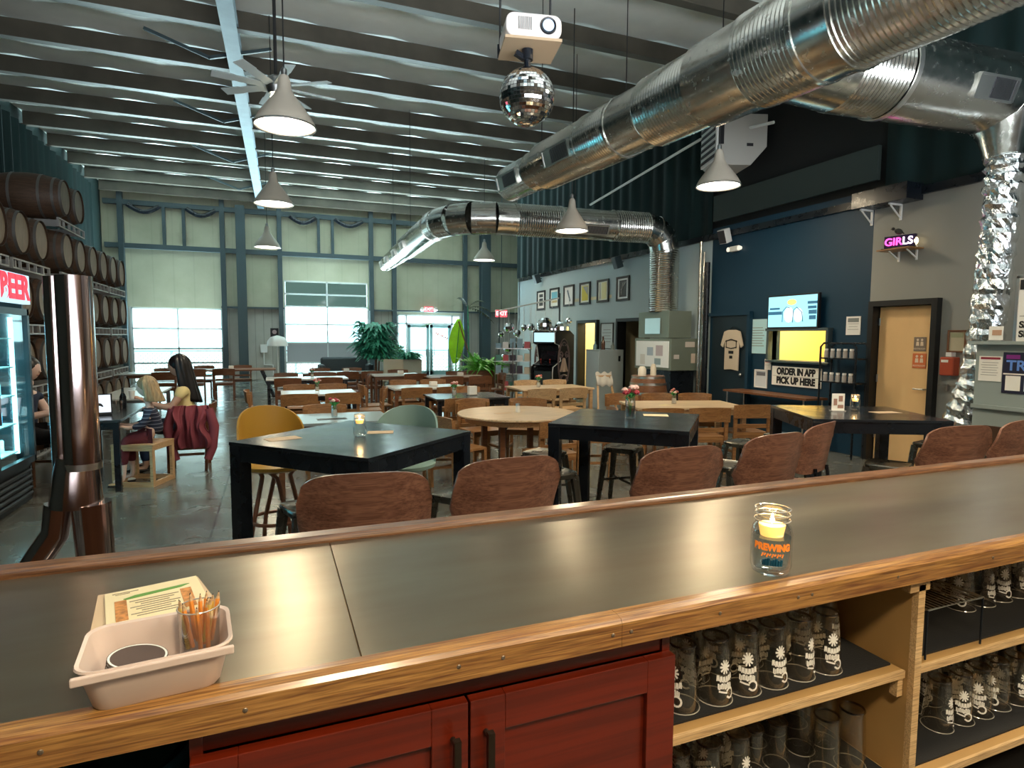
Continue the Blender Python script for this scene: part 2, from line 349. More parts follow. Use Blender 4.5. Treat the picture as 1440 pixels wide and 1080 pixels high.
for k,(a,b) in enumerate(((5.04,5.93),(5.95,6.84))):
    d = MB()
    for x in (a+.06,b-.06): d.box((x,YF+.05,1.06),(.12,.06,2.08))
    d.box(((a+b)/2,YF+.05,2.04),(b-a,.06,.12)).box(((a+b)/2,YF+.05,.12),(b-a,.06,.24))
    dr = struct(d.build('door_%d'%(k+1), M['door_teal']))
    MB().box(((a+b)/2,YF+.05,1.1),(b-a-.2,.006,1.8)).build('window_pane', thin_glass('door_pane',(.93,1,1),.03,.08), dr)
    hx = b-.16 if k==0 else a+.16
    MB().tube([(hx,YF-.05,1.25),(hx,YF-.08,1.2),(hx,YF-.08,.9),(hx,YF-.05,.85)],.014,8).build('door_handle', M['metal'], dr, smooth=True)
    if k==1:
        t = text('Blast Radius', .17, M['red'], dr, (6.4,YF+.035,1.72), (R(90),R(12),0), 'door_lettering'); bpy.data.objects.remove(t)
        t = MB()
        for i in range(9): t.box((6.16+i*.065, YF+.03, 1.78-i*.03+.02*(i%2)), (.05,.003,.05+.03*(i%3)), rot=(0,.4,0))
        t.build('door_lettering', M['red'], dr)

# outside: lattice fence and pale ground
fn = thing('lattice_fence', 'white lattice fence on the patio seen through the garage door glass', 'fence', (0,YF+3,0))
l = MB()
for k in range(100):
    x = -6+k*.16
    l.bar((x,0,.05),(x+.9,0,.95),.02,.015); l.bar((x+.9,.02,.05),(x,.02,.95),.02,.015)
l.build('lattice_panel', mat('weathered_lattice',(.24,.33,.35),.7), fn)
MB().box((2,0,1.0),(16.5,.07,.06)).box((2,0,.04),(16.5,.07,.06)).build('rail', mat('fence_rail',(.25,.4,.42),.7), fn)
pm = MB()
for k in range(8): MB().box((-6+k*2.3,.05,.52),(.09,.09,1.04)).build('post', M['alu'], fn)

# left wall and dark curtain hung on it
struct(MB().box((-5.3,10.6,3.6),(.2,27,7.2)).build('wall_left', mat('dark_green_painted_wall',(.015,.035,.035),.6)))
M['curtain'] = mat('dark_green_curtain', (.0025,.022,.022), .85, noise=.5, nscale=3, stretch=(1,1,.05))
def curtain(name, label, x, y0, y1, z0, z1, amp=.05, face=1, grp=None):
    n = int((y1-y0)/.07)
    mb = MB(); 
    mb.shell(lambda u,v: ((x+face*amp*sin(u*(y1-y0)*2*pi/.42)+.02*sin(u*37), y0+(y1-y0)*u, z0+(z1-z0)*v), (face,0,0)), n, 2, .01)
    o = mb.build(name, M['curtain'], smooth=True); return tag(o, label, 'curtain', grp)
curtain('curtain', 'dark green curtain along the left wall above the barrels', -5.05, 2.0, 22.2, 3.3, 6.25)
# ceiling: insulation, purlins, main beam
M['ins'] = mat('white_vinyl_insulation', (.88,.91,.85), .55, noise=.16, nscale=.9, bump=.4, bscale=1.2)
ZC = 6.5
cl = MB()
def cfn(u,v):
    x = -5.2+u*16.4; y = -2.6+v*26.8
    sag = .045*abs(sin(pi*(y-1.0)/1.62))
    return ((x,y,ZC+.22-sag+.02*sin(x*4.1)), (0,0,1))
cl.shell(cfn, 34, 132, .05)
struct(cl.build('ceiling', M['ins'], smooth=True))
M['purlin'] = mat('brown_grey_purlin', (.10,.088,.066), .5, noise=.3, nscale=2)
for k in range(16):
    y = 23.7-k*1.62
    p = MB().box((3.0,y,ZC+.02),(16.3,.03,.33)).box((3.0,y-.06,ZC-.135),(16.3,.15,.02)).box((3.0,y+.045,ZC+.175),(16.3,.11,.02))
    struct(p.build('trim_%d'%(10+k), M['purlin']))
def beam(nm, x, x2):
    b = MB()
    for (y0,y1) in ((-2.4,23.8),):
        b.box((0,(y0+y1)/2,ZC-.33),(.22,y1-y0,.03)).box((0,(y0+y1)/2,ZC-.21),(.03,y1-y0,.24)).box((0,(y0+y1)/2,ZC-.1),(.22,y1-y0,.03))
    o = struct(b.build(nm, M['steel_blue'], loc=(x,0,0))); return o
bm_ = beam('trim_3', -.97, 0); bm_.rotation_euler = (0,0,R(-.9)); bm_.location.x = -1.02+.375*1; 
br = MB()
for y in (8.2,11.4,14.6,17.8,21.0):
    for sx in (-1,1): br.bar((-.85,y,ZC-.33),(-.85+sx*.95,y+.2,ZC+.05),.05,.05)
struct(br.build('trim_4', M['steel_dark']))
def column(nm, x, y, h, m, w=.3, d=.34):
    c = MB().box((0,0,h/2),(.03,d,h)).box((0,-d/2,h/2),(w,.03,h)).box((0,d/2,h/2),(w,.03,h))
    return struct(c.build(nm, m, loc=(x,y,0)))
column('trim_5', -.95, YF-.45, ZC-.35, M['steel_dark'])
column('trim_6', 8.15, YF-.45, ZC-.35, M['steel_dark'], .38)
NBW = mat('dark_outer_wall',(.05,.06,.06),.7)
# office block on the right: grey, teal and grey lengths of one wall, its top at 3.5 m
M['grey'] = mat('blue_grey_wall_paint', (.40,.50,.54), .55)
M['warmgrey'] = mat('warm_grey_wall_paint', (.27,.27,.25), .6)
M['teal'] = mat('dark_teal_wall_paint', (.002,.030,.062), .55)
M['jamb'] = mat('black_door_frame', (.01,.011,.012), .4)
Z1 = 3.5
def rwall(nm, y0, y1, holes, m, z1=Z1, xx=XR):
    mb = MB(); ys = sorted({y0,y1,*[h[0] for h in holes],*[h[1] for h in holes]})
    for a,b in zip(ys,ys[1:]):
        hs = [h for h in holes if h[0]<=a and h[1]>=b]
        segs = [(0,z1)]
        for h in hs: segs = [(0,h[2]),(h[3],z1)]
        for z0_,z1_ in segs:
            if z1_-z0_>.001: mb.box((xx+.08,(a+b)/2,(z0_+z1_)/2),(.16,b-a,z1_-z0_))
    return struct(mb.build(nm, m))
DA = (13.05,14.1,0,2.06); DB = (10.9,12.15,0,2.06); DC = (4.87,5.77,0,2.12); PW = (6.42,7.5,1.28,1.74)
rwall('wall_right', 9.0, 18.3, [DA,DB], M['grey'])
rwall('wall_middle', 5.82, 9.0, [PW], M['teal'], z1=3.6)
rwall('wall_front', 1.2, 5.82, [DC], M['warmgrey'], z1=3.42)
struct(MB().box((9.2,18.3,1.75),(3.4,.16,3.5)).build('wall_back', M['grey']))
struct(MB().box((9.5,9.8,Z1-.05),(4.1,16.9,.1)).build('office_roof', M['black']))
for k,(y0,y1,z0,z1) in enumerate((DA,DB,DC)):
    f = MB(); t=.07
    f.box((XR+.03,y0+t/2,(z0+z1)/2),(.24,t,z1-z0)).box((XR+.03,y1-t/2,(z0+z1)/2),(.24,t,z1-z0)).box((XR+.03,(y0+y1)/2,z1-t/2),(.24,y1-y0-2*t,t))
    struct(f.build('trim_%d'%(30+k), M['jamb']))
# rooms behind the two openings of the grey wall and the kitchen behind the hatch
rm = MB()
rm.use(mat('cream_room_paint',(.75,.66,.42),.6)).box((9.3,13.6,1.3),(.1,2.6,2.6)).box((8.4,14.9,1.3),(1.7,.1,2.6)).box((8.4,12.55,1.3),(1.7,.1,2.6)).box((8.4,13.7,2.6),(1.8,2.4,.08))
struct(rm.build('room_behind_doorway'))
l = bpy.data.lights.new('restroom_light','POINT'); l.energy = 60; l.color = (1,.86,.55); l.shadow_soft_size = .15; o = bpy.data.objects.new('restroom_light', l); o.location = (8.3,13.7,2.3); C.objects.link(o)
kt = MB(); kt.use(mat('kitchen_yellow_wall',(.80,.66,.28),.6)).box((9.6,6.9,1.3),(.1,3.2,2.6)).box((8.6,8.3,1.3),(1.9,.1,2.6)).box((8.6,5.75,1.3),(1.9,.06,2.6)).box((8.6,7.0,2.6),(1.9,2.6,.08))
struct(kt.build('kitchen_room'))
l = bpy.data.lights.new('kitchen_light','POINT'); l.energy = 130; l.color = (1,.85,.5); l.shadow_soft_size = .2; o = bpy.data.objects.new('kitchen_light', l); o.location = (8.3,7.0,2.4); C.objects.link(o)
hs = MB()
y0,y1,z0,z1 = PW
hs.box((XR-.01,(y0+y1)/2,z1+.02),(.2,y1-y0+.1,.04)).box((XR-.0,(y0+y1)/2,z0-.02),(.18,y1-y0+.1,.03)).box((XR,y0-.02,(z0+z1)/2),(.18,.04,z1-z0)).box((XR,y1+.02,(z0+z1)/2),(.18,.04,z1-z0))
struct(hs.build('trim_40', M['steel_dark']))
struct(MB().box((2.9,-2.75,3.3),(16.4,.2,6.6)).build('wall_behind_bar', mat('warm_brown_wall_behind_bar',(.20,.15,.11),.7)))
struct(MB().box((XR+.08,-.7,3.3),(.16,3.8,6.6)).build('wall_bar_end', mat('dark_grey_wall_bar_end',(.08,.08,.08),.7)))
struct(MB().box((11.1,10.6,3.3),(.2,27,6.6)).build('wall_side', NBW))
# dark curtains above the office wall
curtain('curtain', 'dark teal curtain above the grey picture wall, behind the curved duct', XR+.02, 9.05, 18.4, Z1+.02, 6.4, face=-1, amp=.025)
curtain('curtain', 'dark green curtain above the wall of the neon sign', XR+.02, 1.2, 5.7, 3.44, 6.4, face=-1, amp=.02)
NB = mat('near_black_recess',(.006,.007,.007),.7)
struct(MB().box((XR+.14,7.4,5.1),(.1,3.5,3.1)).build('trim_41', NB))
struct(MB().box((XR+.02,7.4,3.95),(.06,3.2,.45)).build('trim_43', mat('grey_green_recess_board',(.035,.05,.045),.7)))
# ================================================================ THE BAR
BZ = 1.09
def bar_metal():
    m = bpy.data.materials.new('brushed_bar_metal'); m.use_nodes = True; n = m.node_tree; b = n.nodes['Principled BSDF']
    b.inputs['Metallic'].default_value = .85
    t = n.nodes.new('ShaderNodeTexCoord'); mp = n.nodes.new('ShaderNodeMapping'); mp.inputs['Scale'].default_value = (1.2,5,1)
    n.links.new(t.outputs['Object'], mp.inputs[0]); nz = n.nodes.new('ShaderNodeTexNoise'); nz.inputs['Scale'].default_value = 2.2; nz.inputs['Detail'].default_value = 4; nz.inputs['Distortion'].default_value = .15
    n.links.new(mp.outputs[0], nz.inputs[0])
    rp = n.nodes.new('ShaderNodeValToRGB'); e = rp.color_ramp.elements; e[0].position = .2; e[0].color = (.24,.19,.14,1); e[1].position = .8; e[1].color = (.30,.27,.20,1)
    n.links.new(nz.outputs[0], rp.inputs[0]); n.links.new(rp.outputs[0], b.inputs['Base Color'])
    mr = n.nodes.new('ShaderNodeMapRange'); mr.inputs[1].default_value = .3; mr.inputs[2].default_value = .7; mr.inputs[3].default_value = .26; mr.inputs[4].default_value = .31
    b.inputs['Roughness'].default_value = .29; b.inputs['Anisotropic'].default_value = .3
    return m
M['barmetal'] = bar_metal()
bar = thing('bar_counter', 'long bar counter with brushed metal top and oak edges', 'counter', (0,1.28,0))
X0,X1 = -1.6,4.6
for (a,b) in ((X0,.1235),(.1265,X1)): MB().box(((a+b)/2,-.0,BZ-.004),(b-a,.60,.008)).build('metal_top', M['barmetal'], bar)
MB().box(((X0+X1)/2,0,BZ-.03),(X1-X0,.60,.04)).build('top_board', M['ply'], bar)
# back rail: moulded oak, rounded
def rail_profile(y0, y1, zt, zb, rnd=.012):
    return [(y0,zb),(y1,zb),(y1,zt-rnd),(y1-(rnd if y1>y0 else -rnd)*.3,zt-rnd*.3),(y1-(rnd if y1>y0 else -rnd),zt),(y0+(rnd if y1>y0 else -rnd),zt),(y0+(rnd if y1>y0 else -rnd)*.3,zt-rnd*.3),(y0,zt-rnd)]
MB().prism(rail_profile(.30,.365,BZ+.018,BZ-.07), X0, X1, 'yz').build('back_rail', M['rail_dark'], bar, bevel=.004)
xs = [X0,.6,2.1,X1]
for a,b in zip(xs,xs[1:]):
    MB().prism([(-.34,BZ-.052),(-.34,BZ-.006),(-.334,BZ+.001),(-.318,BZ+.004),(-.30,BZ+.003),(-.298,BZ-.052)], a+.0004, b-.0004, 'yz').build('front_edge', M['rail'], bar)
for x in (-.3,-.05,.28,.36,.58,.62,.83,1.04,1.08,1.35,1.7): MB().ball((x,-.341,BZ-.025),.004,8,(1,.4,1)).build('screw', M['metal_dull'], bar)
tag(MB().box(((X0+X1)/2,1.55,.51),(X1-X0,.04,1.02)).build('wood_panelling', M['oak_dark']), 'wooden panelled front of the bar on the side of the bar stools', 'panelling')

# red cherry cabinets below the near edge
CY = .975
def cabinet(x0, x1, label):
    t = thing('base_cabinet', label, 'cabinet', ((x0+x1)/2, CY, 0)); wd = x1-x0
    c = MB().box((-wd/2+.009,.25,.56),(.018,.5,.92)).box((wd/2-.009,.25,.56),(.018,.5,.92)).box((0,.25,.11),(wd-.036,.5,.018)).box((0,.49,.56),(wd-.036,.015,.92)).box((0,.03,1.005),(wd-.036,.05,.03))
    c.build('cabinet_box', M['cherry'], t)
    n = 2; dw = wd/n
    for k in range(n):
        cx = -wd/2+dw*(k+.5); d = MB(); h = .87; z = .555
        sw = .065
        for sx in (-1,1): d.box((cx+sx*(dw/2-sw/2-.002),-.012,z),(sw,.022,h))
        for sz in (-1,1): d.box((cx,-.012,z+sz*(h/2-sw/2)),(dw-2*sw-.004,.022,sw))
        d.box((cx,-.006,z),(dw-2*sw-.0,.010,h-2*sw+.002))
        door = d.build('door', M['cherry'], t, bevel=.0015)
        hx = cx + (dw/2-.03)*(1 if k==0 else -1)
        hd = MB().box((hx,-.05,.88),(.012,.012,.13)).cyl((hx,-.022,.93),(hx,-.046,.93),.005,8).cyl((hx,-.022,.83),(hx,-.046,.83),.005,8)
        hd.build('handle', mat('dark_bronze',(.05,.035,.025),.35,metal=.8), door)
cabinet(-.13, .735, 'red cherry base cabinet with two doors under the bar edge')
b_ = MB().lathe([(.13,0),(.15,.02),(.17,.42),(.18,.43),(.18,.45)],24,cap0=True).lathe([(.15,.43),(.02,.40)],24)
tag(b_.build('waste_bin', mat('blue_plastic',(.01,.10,.17),.4), smooth=True, loc=(-.36,1.12,.0)), 'blue plastic bin under the left end of the bar', 'bin')
bpy.data.objects['waste_bin'].location = (-.32,1.2,.46)
MB_ = tag(MB().box((-.6,1.25,.44),(.93,.5,.03)).build('under_bar_shelf', M['black']), 'black low shelf carrying the blue bin under the left end of the bar', 'shelf')

# plywood shelving with glasses
def shelving(x0, x1, zs, label, right_post=True):
    t = thing('shelving_unit', label, 'shelving', (x0, CY, 0)); wd = x1-x0
    MB().box((wd/2,.49,.54),(wd,.012,.98)).build('back_board', M['ply'], t)
    MB().box((wd-.012,.235,.57),(.022,.47,.9)).build('side_panel', M['ply'], t)
    MB().box((wd-.012,-.008,.57),(.024,.016,.9)).build('side_edge', M['ply_edge'], t)
    for z in zs:
        s = MB().box((wd/2-.014,.235,z),(wd-.03,.45,.018)).build('shelf', M['ply'], t)
        MB().box((wd/2-.014,.007,z),(wd-.03,.008,.019)).build('shelf_edge', M['ply_edge'], s)
        MB().box((wd/2-.014,.25,z+.012),(wd-.05,.43,.005)).build('shelf_mat', M['rubber'], s)
        MB().box((wd-.035,.02,z-.035),(.02,.02,.05)).build('bracket', M['ply_edge'], s)
    MB().box((wd-.02,-.005,1.02),(.07,.022,.03)).build('corner_block', M['ply_edge'], t)
    return t
shelving(.74, 1.48, (.785,.50,.22), 'plywood shelving under the bar beside the red cabinet')
shelving(1.485, 2.6, (.785,.48,.2), 'plywood shelving under the right end of the bar beyond the tall divider')
# ================================================================ PENDANT LAMPS
M['shade'] = mat('cream_enamel_shade', (.50,.44,.36), .35)
M['bulb'] = emis('lamp_diffuser_glow', (1,.93,.78), 9)
M['cordm'] = mat('black_cord', (.02,.02,.02), .6)
def pendant(x, y, z, label, r=.30, power=32):
    t = thing('pendant_lamp', label, 'pendant lamp', (x,y,z), 0, None)
    prof = [(r,0),(r*.985,.03),(r*.86,.10),(r*.62,.20),(r*.36,.30),(r*.24,.36),(r*.2,.46),(r*.14,.50),(.02,.51)]
    MB().lathe(prof,32).build('lamp_shade', M['shade'], t, smooth=True)
    MB().tube([(r*cos(2*pi*k/32), r*sin(2*pi*k/32), 0) for k in range(32)], .009, 6, closed=True).build('shade_rim', M['metal'], t, smooth=True)
    MB().lathe([(.0,.012),(r*.5,.006),(r*.95,.012)],28).build('diffuser', M['bulb'], t, smooth=True)
    MB().cyl((0,0,.5),(0,0,ZC+.18-z),.008,6).build('cord', M['cordm'], t)
    MB().lathe([(.03,.5),(.03,.56),(.012,.58)],12,cap1=True).build('socket_cap', M['metal'], t, smooth=True)
    l = bpy.data.lights.new('lamp_light','AREA'); l.shape='DISK'; l.size=r*1.7; l.energy=power; l.color=(1,.80,.52)
    o = bpy.data.objects.new('lamp_light', l); C.objects.link(o); o.parent = t; o.location = (0,0,-.01)
    return t
LZ = 3.75
for px,py,lab in ((401,178,'large cream pendant lamp nearest the bar, hanging left in front of the ceiling fan'),
                  (385,287,'cream pendant lamp in the middle of the left row, beside the blue beam column'),
                  (376,348,'cream pendant lamp farthest back in the left row'),
                  (804,325,'cream pendant lamp hanging in front of the curved horizontal duct'),
                  (681,366,'small cream pendant lamp under the curved duct before the far wall'),
                  (1010,262,'cream pendant lamp hanging below the white unit heater')):
    lz = 3.3 if px==804 else LZ; p = PZ(px,py,lz); pendant(p.x,p.y,lz,lab, .26 if px==804 else .30)
for x,y in ((.3,.2),(1.7,-.2)):            # unseen lamps added above and behind the camera to light the foreground
    pendant(x,y-.6,2.75,'added unseen pendant lamp over the working side of the bar' + (', left one' if x<1 else ', right one'), .2, 30)
pendant(3.2, 2.6, 3.75, 'added unseen pendant lamp over the bar stools, above the frame', .3, 55)  # extra lamp out of view, added to light the stools
pendant(3.9, .4, 3.75, 'added unseen pendant lamp over the right end of the bar, above the frame', .3, 55)  # another unseen lamp, added for warm light on the bar

# ceiling fan
p = PZ(388,122,4.7)
fan = thing('ceiling_fan', 'large ceiling fan with pale blades behind the nearest left pendant lamp', 'ceiling fan', (p.x,p.y,4.7))
MB().lathe([(.0,-.1),(.09,-.09),(.13,0),(.1,.1),(.03,.14)],20).build('hub', M['metal'], fan, smooth=True)
MB().cyl((0,0,.1),(0,0,ZC-4.72),.02,8).build('down_rod', M['cordm'], fan)
for k in range(8):
    a = 2*pi*k/8+.2; b = MB(); b.T = Matrix.Rotation(a,4,'Z') @ Matrix.Rotation(R(12),4,'X')
    b.box((.42,0,0),(.6,.11,.012)); b.box((.6,0,.0),(.25,.13,.010)); b.build('blade', mat('pale_fan_blade',(.45,.5,.5),.4) if k==0 else bpy.data.materials['pale_fan_blade'], fan)
MB().ball((0,0,-.14),.07,14).build('fan_light', emis('fan_bulb',(1,.85,.55),8), fan, smooth=True)

# ================================================================ TABLES
def tbl_label(s): return s
def bar_table(cx, cy, rz, s, h, label, s2=None):
    s2 = s2 or s
    t = thing('bar_table', label, 'table', (cx,cy,0), rz)
    MB().box((0,0,h-.012),(s,s2,.024)).build('table_top', M['tabletop'], t, bevel=.003)
    a = MB(); a.box((0,s2/2-.02,h-.07),(s-.16,.025,.092)).box((0,-s2/2+.02,h-.07),(s-.16,.025,.092)).box((s/2-.02,0,h-.07),(.025,s2-.16,.092)).box((-s/2+.02,0,h-.07),(.025,s2-.16,.092))
    a.build('apron', M['black'], t)
    for sx in (-1,1):
        for sy in (-1,1): MB().box((sx*(s/2-.045),sy*(s2/2-.045),(h-.024)/2),(.085,.085,h-.024)).build('leg', M['black'], t, bevel=.002)
    return t
TH = .98
def sq(l, n, r_):         # square table from three measured corners of its top
    a = PZ(*l,TH); b = PZ(*n,TH); c_ = PZ(*r_,TH); ctr = (a+c_)/2; d = (b-a)
    return ctr.x, ctr.y, math.atan2(d.y,d.x), d.length, (c_-b).length
ax,ay,aa,al,aw = sq((322,622),(515,645),(660,605)); al=(al+aw)/2
bar_table(ax,ay,aa,al,TH,'black square bar table in the left foreground with a jar candle and two menus', al)
bx_,by_,ba,bl,bw = sq((779,589),(982,604),(978,577)); bq = PZ(880,588,TH)
bar_table(2.62,4.08,R(-42.5),1.02,TH,'black square bar table in the middle carrying a flower vase and a menu')
cx_,cy_,ca,cl_,cw = sq((1086,570),(1147,590),(1336,591)); 
bar_table(cx_,cy_,ca,cl_,TH,'black bar table at the right in front of the birch door, with a lit candle', cw)

def dining_table(name, cx, cy, w, d, rz, label, m, h=.75, legm=None, trestle=False):
    t = thing(name, label, 'table', (cx,cy,0), rz); legm = legm or M['oak_dark']
    MB().box((0,0,h-.015),(w,d,.03)).build('table_top', m, t, bevel=.004)
    for sx in (-1,1):
        for sy in (-1,1):
            b = MB()
            if trestle: b.bar((sx*(w/2-.35),sy*(d/2-.1),h-.03),(sx*(w/2-.05),sy*(d/2-.1),0),.07,.07)
            else: b.box((sx*(w/2-.05),sy*(d/2-.05),(h-.03)/2),(.055,.055,h-.03))
            b.build('leg', legm, t)
    if not trestle:
        for sy in (-1,1): MB().box((0,sy*(d/2-.05),h-.07),(w-.16,.02,.07)).build('apron', legm, t)
    return t
M['tt_white'] = mat('white_laminate_top', (.62,.66,.66), .22)
M['tt_blue'] = mat('grey_laminate_top', (.30,.36,.38), .18)
M['tt_birch'] = wood('birch_table_top', (.72,.55,.36), (.64,.47,.29), 0, .5, .3, contrast=.5)
M['tt_dark'] = mat('dark_table_top', (.04,.045,.05), .2)

# ================================================================ CHAIRS
def make_chair(name='dining_chair', m=None, m2=None):
    t = thing(name, None, 'chair'); m = m or M['oak']; m2 = m2 or m
    MB().shell(lambda u,v: ((-.22+.44*u, -.21+.42*v, .45-.012*sin(pi*u)*sin(pi*v)),(0,0,-1)), 8, 8, .022).build('seat', m2, t, smooth=True)
    MB().shell(lambda u,v: ((-.25+.5*u, -.235-.05*(1-(2*u-1)**2)-.02*v, .64+.17*v-.015*abs(2*u-1)**3),(0,-1,0)), 12, 3, .022).build('backrest', m, t, smooth=True)
    MB().box((0,-.215,.53),(.38,.02,.05)).build('back_rail', m, t)
    for sx in (-1,1):
        MB().bar((sx*.215,-.205,0),(sx*.215,-.235,.76),.034,.04,up=(1,0,0)).build('leg', m, t)
        MB().box((sx*.205,.19,.22),(.036,.036,.44)).build('leg', m, t)
        MB().box((sx*.21,0,.2),(.02,.38,.03)).build('stretcher', m, t)
    for ay_ in (.19,-.205): MB().box((0,ay_,.405),(.38,.02,.05)).build('apron', m, t)
    return t
chair_oak = make_chair()
chair_dark = make_chair('dining_chair', M['oak_dark'])
chair_pale = make_chair('dining_chair', M['light_oak'])
used = set()
def put(src, x, y, rz, label, z=0, group=None):
    if src.name not in used:
        used.add(src.name); KIDS[src.name] = [o for o in bpy.data.objects if o.parent == src]
        src.location = (x,y,z); src.rotation_euler = (0,0,rz); src['label'] = label
        if group: src['group'] = group
        return src
    return copy_tree(src, label, (x,y,z), rz, group=group)
CW = {'chair_oak':'oak','chair_dark':'brown','chair_pale':'pale birch'}
def seats(cx, cy, w, d, rz, what, near=(), far=(), left=(), right=(), c=None, gap=.2, colour='oak'):
    c = c or chair_oak; n_ = ['first','second','third','fourth']
    def place(lx, ly, a, txt):
        x = cx+lx*cos(rz)-ly*sin(rz); y = cy+lx*sin(rz)+ly*cos(rz); put(c, x, y, rz+a, f'{colour} chair {txt} {what}', group='dining chairs around the tables')
    for nm,ps,fn,a in (('near',near,lambda p:(p*w/2,-d/2-gap),0),('far',far,lambda p:(p*w/2,d/2+gap),pi),('left',left,lambda p:(-w/2-gap,p*d/2),-pi/2),('right',right,lambda p:(w/2+gap,p*d/2),pi/2)):
        for i,p in enumerate(ps):
            q = f'on {nm} side of' if len(ps)==1 else f'{n_[i]} from left, {nm} side of' if nm in('near','far') else f'{n_[i]} from the bar on the {nm} side of'
            place(*fn(p), a + random.uniform(-.08,.08), q)
def set_(kind, px, py, w, d, rz, m, tl, what, colour='oak', c=None, name='dining_table', legm=None, trestle=False, **kw):
    p = PZ(px,py,.75); dining_table(name, p.x, p.y, w, d, R(rz), tl, m, legm=legm, trestle=trestle)
    seats(p.x, p.y, w, d, R(rz), what, c=c, colour=colour, **kw); return p
T = {}
T['d2'] = set_(0, 468,587, 1.15,.8, 0, M['tt_blue'], 'grey topped dining table right behind the mustard high chair, holding a flower jar', 'grey table behind the mustard chair', near=(), far=(-.05,), left=(), right=(), gap=.12)
T['d1'] = set_(0, 448,551, 1.1,.8, 0, M['tt_white'], 'white topped table in the left middle of the hall with a flower vase', 'white table in the left middle', near=(-.55,.5), far=(-.5,.5), right=(0,), left=(0,), legm=M['black'])
T['d3'] = set_(0, 432,531, 1.6,.8, 0, M['tt_white'], 'long white table one row behind the left middle table', 'long white second row left table', near=(-.5,.5), far=(-.5,.5), right=(0,), c=chair_dark, colour='brown', legm=M['black'])
T['d3b'] = set_(0, 480,523, 1.8,.8, 0, M['tt_blue'], 'long table in front of the second garage door', 'long table before the garage door', near=(-.62,.05,.7), far=(-.5,.4), c=chair_dark, colour='brown')
T['d9'] = set_(0, 318,519, 2.4,.85, 0, M['oak_dark'], 'dark trestle table beside the blue column near the far wall', 'trestle table by the column', near=(-.55,0), far=(-.5,.3), c=chair_dark, colour='brown', trestle=True, legm=M['black'])
T['d9b'] = set_(0, 215,524, 1.5,.85, 0, M['tt_white'], 'white table under the left garage window', 'white table under left window', near=(.5,), far=(.2,), c=chair_dark, colour='brown')
T['d5'] = set_(0, 600,543, 1.3,.8, 0, M['tt_white'], 'white table in the middle of the hall behind the grey-green high chair', 'white table behind grey-green chair', near=(-.55,.35), far=(-.4,.5), left=(.2,), c=chair_oak)
T['d6'] = set_(0, 655,556, 1.1,.85, 0, M['tt_dark'], 'dark topped table between the round table and the white table, with a napkin holder', 'dark table left of round table', near=(-.55,), far=(.5,), left=(), right=(), legm=M['black'])
T['d10'] = set_(0, 556,526, 1.1,.8, 0, M['tt_white'], 'white table in front of the glass entrance doors', 'white table before the entrance', near=(.5,), far=(.4,), c=chair_dark, colour='brown')
T['d11'] = set_(0, 640,529, 1.3,.8, 0, M['oak_dark'], 'brown table in front of the fern by the entrance', 'brown table by the fern', near=(-.5,.5), far=(.4,), right=(0,), c=chair_dark, colour='brown')
T['d7'] = set_(0, 772,544, 1.35,.85, 0, M['tt_birch'], 'birch topped table in front of the arcade machine', 'birch table before arcade machine', near=(-.8,.05), far=(-.1,.8), c=chair_pale, colour='pale birch', legm=M['light_oak'])
# big birch table on the right middle and its chairs
p = PZ(958,568,.75); dining_table('dining_table', p.x,p.y,1.45,.85,R(-16),'long birch table behind the middle black bar table, with small flower jar', M['tt_birch'], legm=M['light_oak'])
T['d8'] = p
seats(p.x,p.y,1.45,.85,R(-16),'long birch table right middle', near=(-.78,.02), far=(-.75,0,.75), c=chair_oak)
# round table
p = PZ(727,580,.75); RT = p
t = thing('round_table', 'round birch table in the middle of the hall with a salt shaker', 'table', (p.x,p.y,0))
MB().lathe([(.0,.72),(.66,.72),(.69,.73),(.69,.745),(.685,.75),(0,.75)],48).build('table_top', M['tt_birch'], t, smooth=True)
MB().lathe([(.6,.66),(.6,.72)],40).lathe([(.57,.72),(.57,.66)],40).build('apron', M['light_oak'], t, smooth=True)
for k in range(4):
    a = pi/4+k*pi/2; MB().box((.42*cos(a),.42*sin(a),.36),(.06,.06,.72)).build('leg', M['oak_dark'], t)
for a,lab in ((-88,'with its back to the bar, near side of the round birch table'),(-160,'on the left near side of the round birch table, turned sideways'),(100,'on the far side of the round birch table'),(60,'at the far right of the round birch table'),(175,'at the left edge of the round birch table'),(-20,'at the right edge of the round birch table')):
    rr = .84; x = p.x+rr*cos(R(a)); y = p.y+rr*sin(R(a)); put(chair_oak, x, y, R(a)+pi/2, 'oak wooden chair '+lab, group='dining chairs around the tables')

q = PZ(1012,648,0); put(chair_oak, q.x+.12, q.y-.28, -.30, 'oak wooden chair with pale seat standing free right of the middle black table', group='dining chairs around the tables')
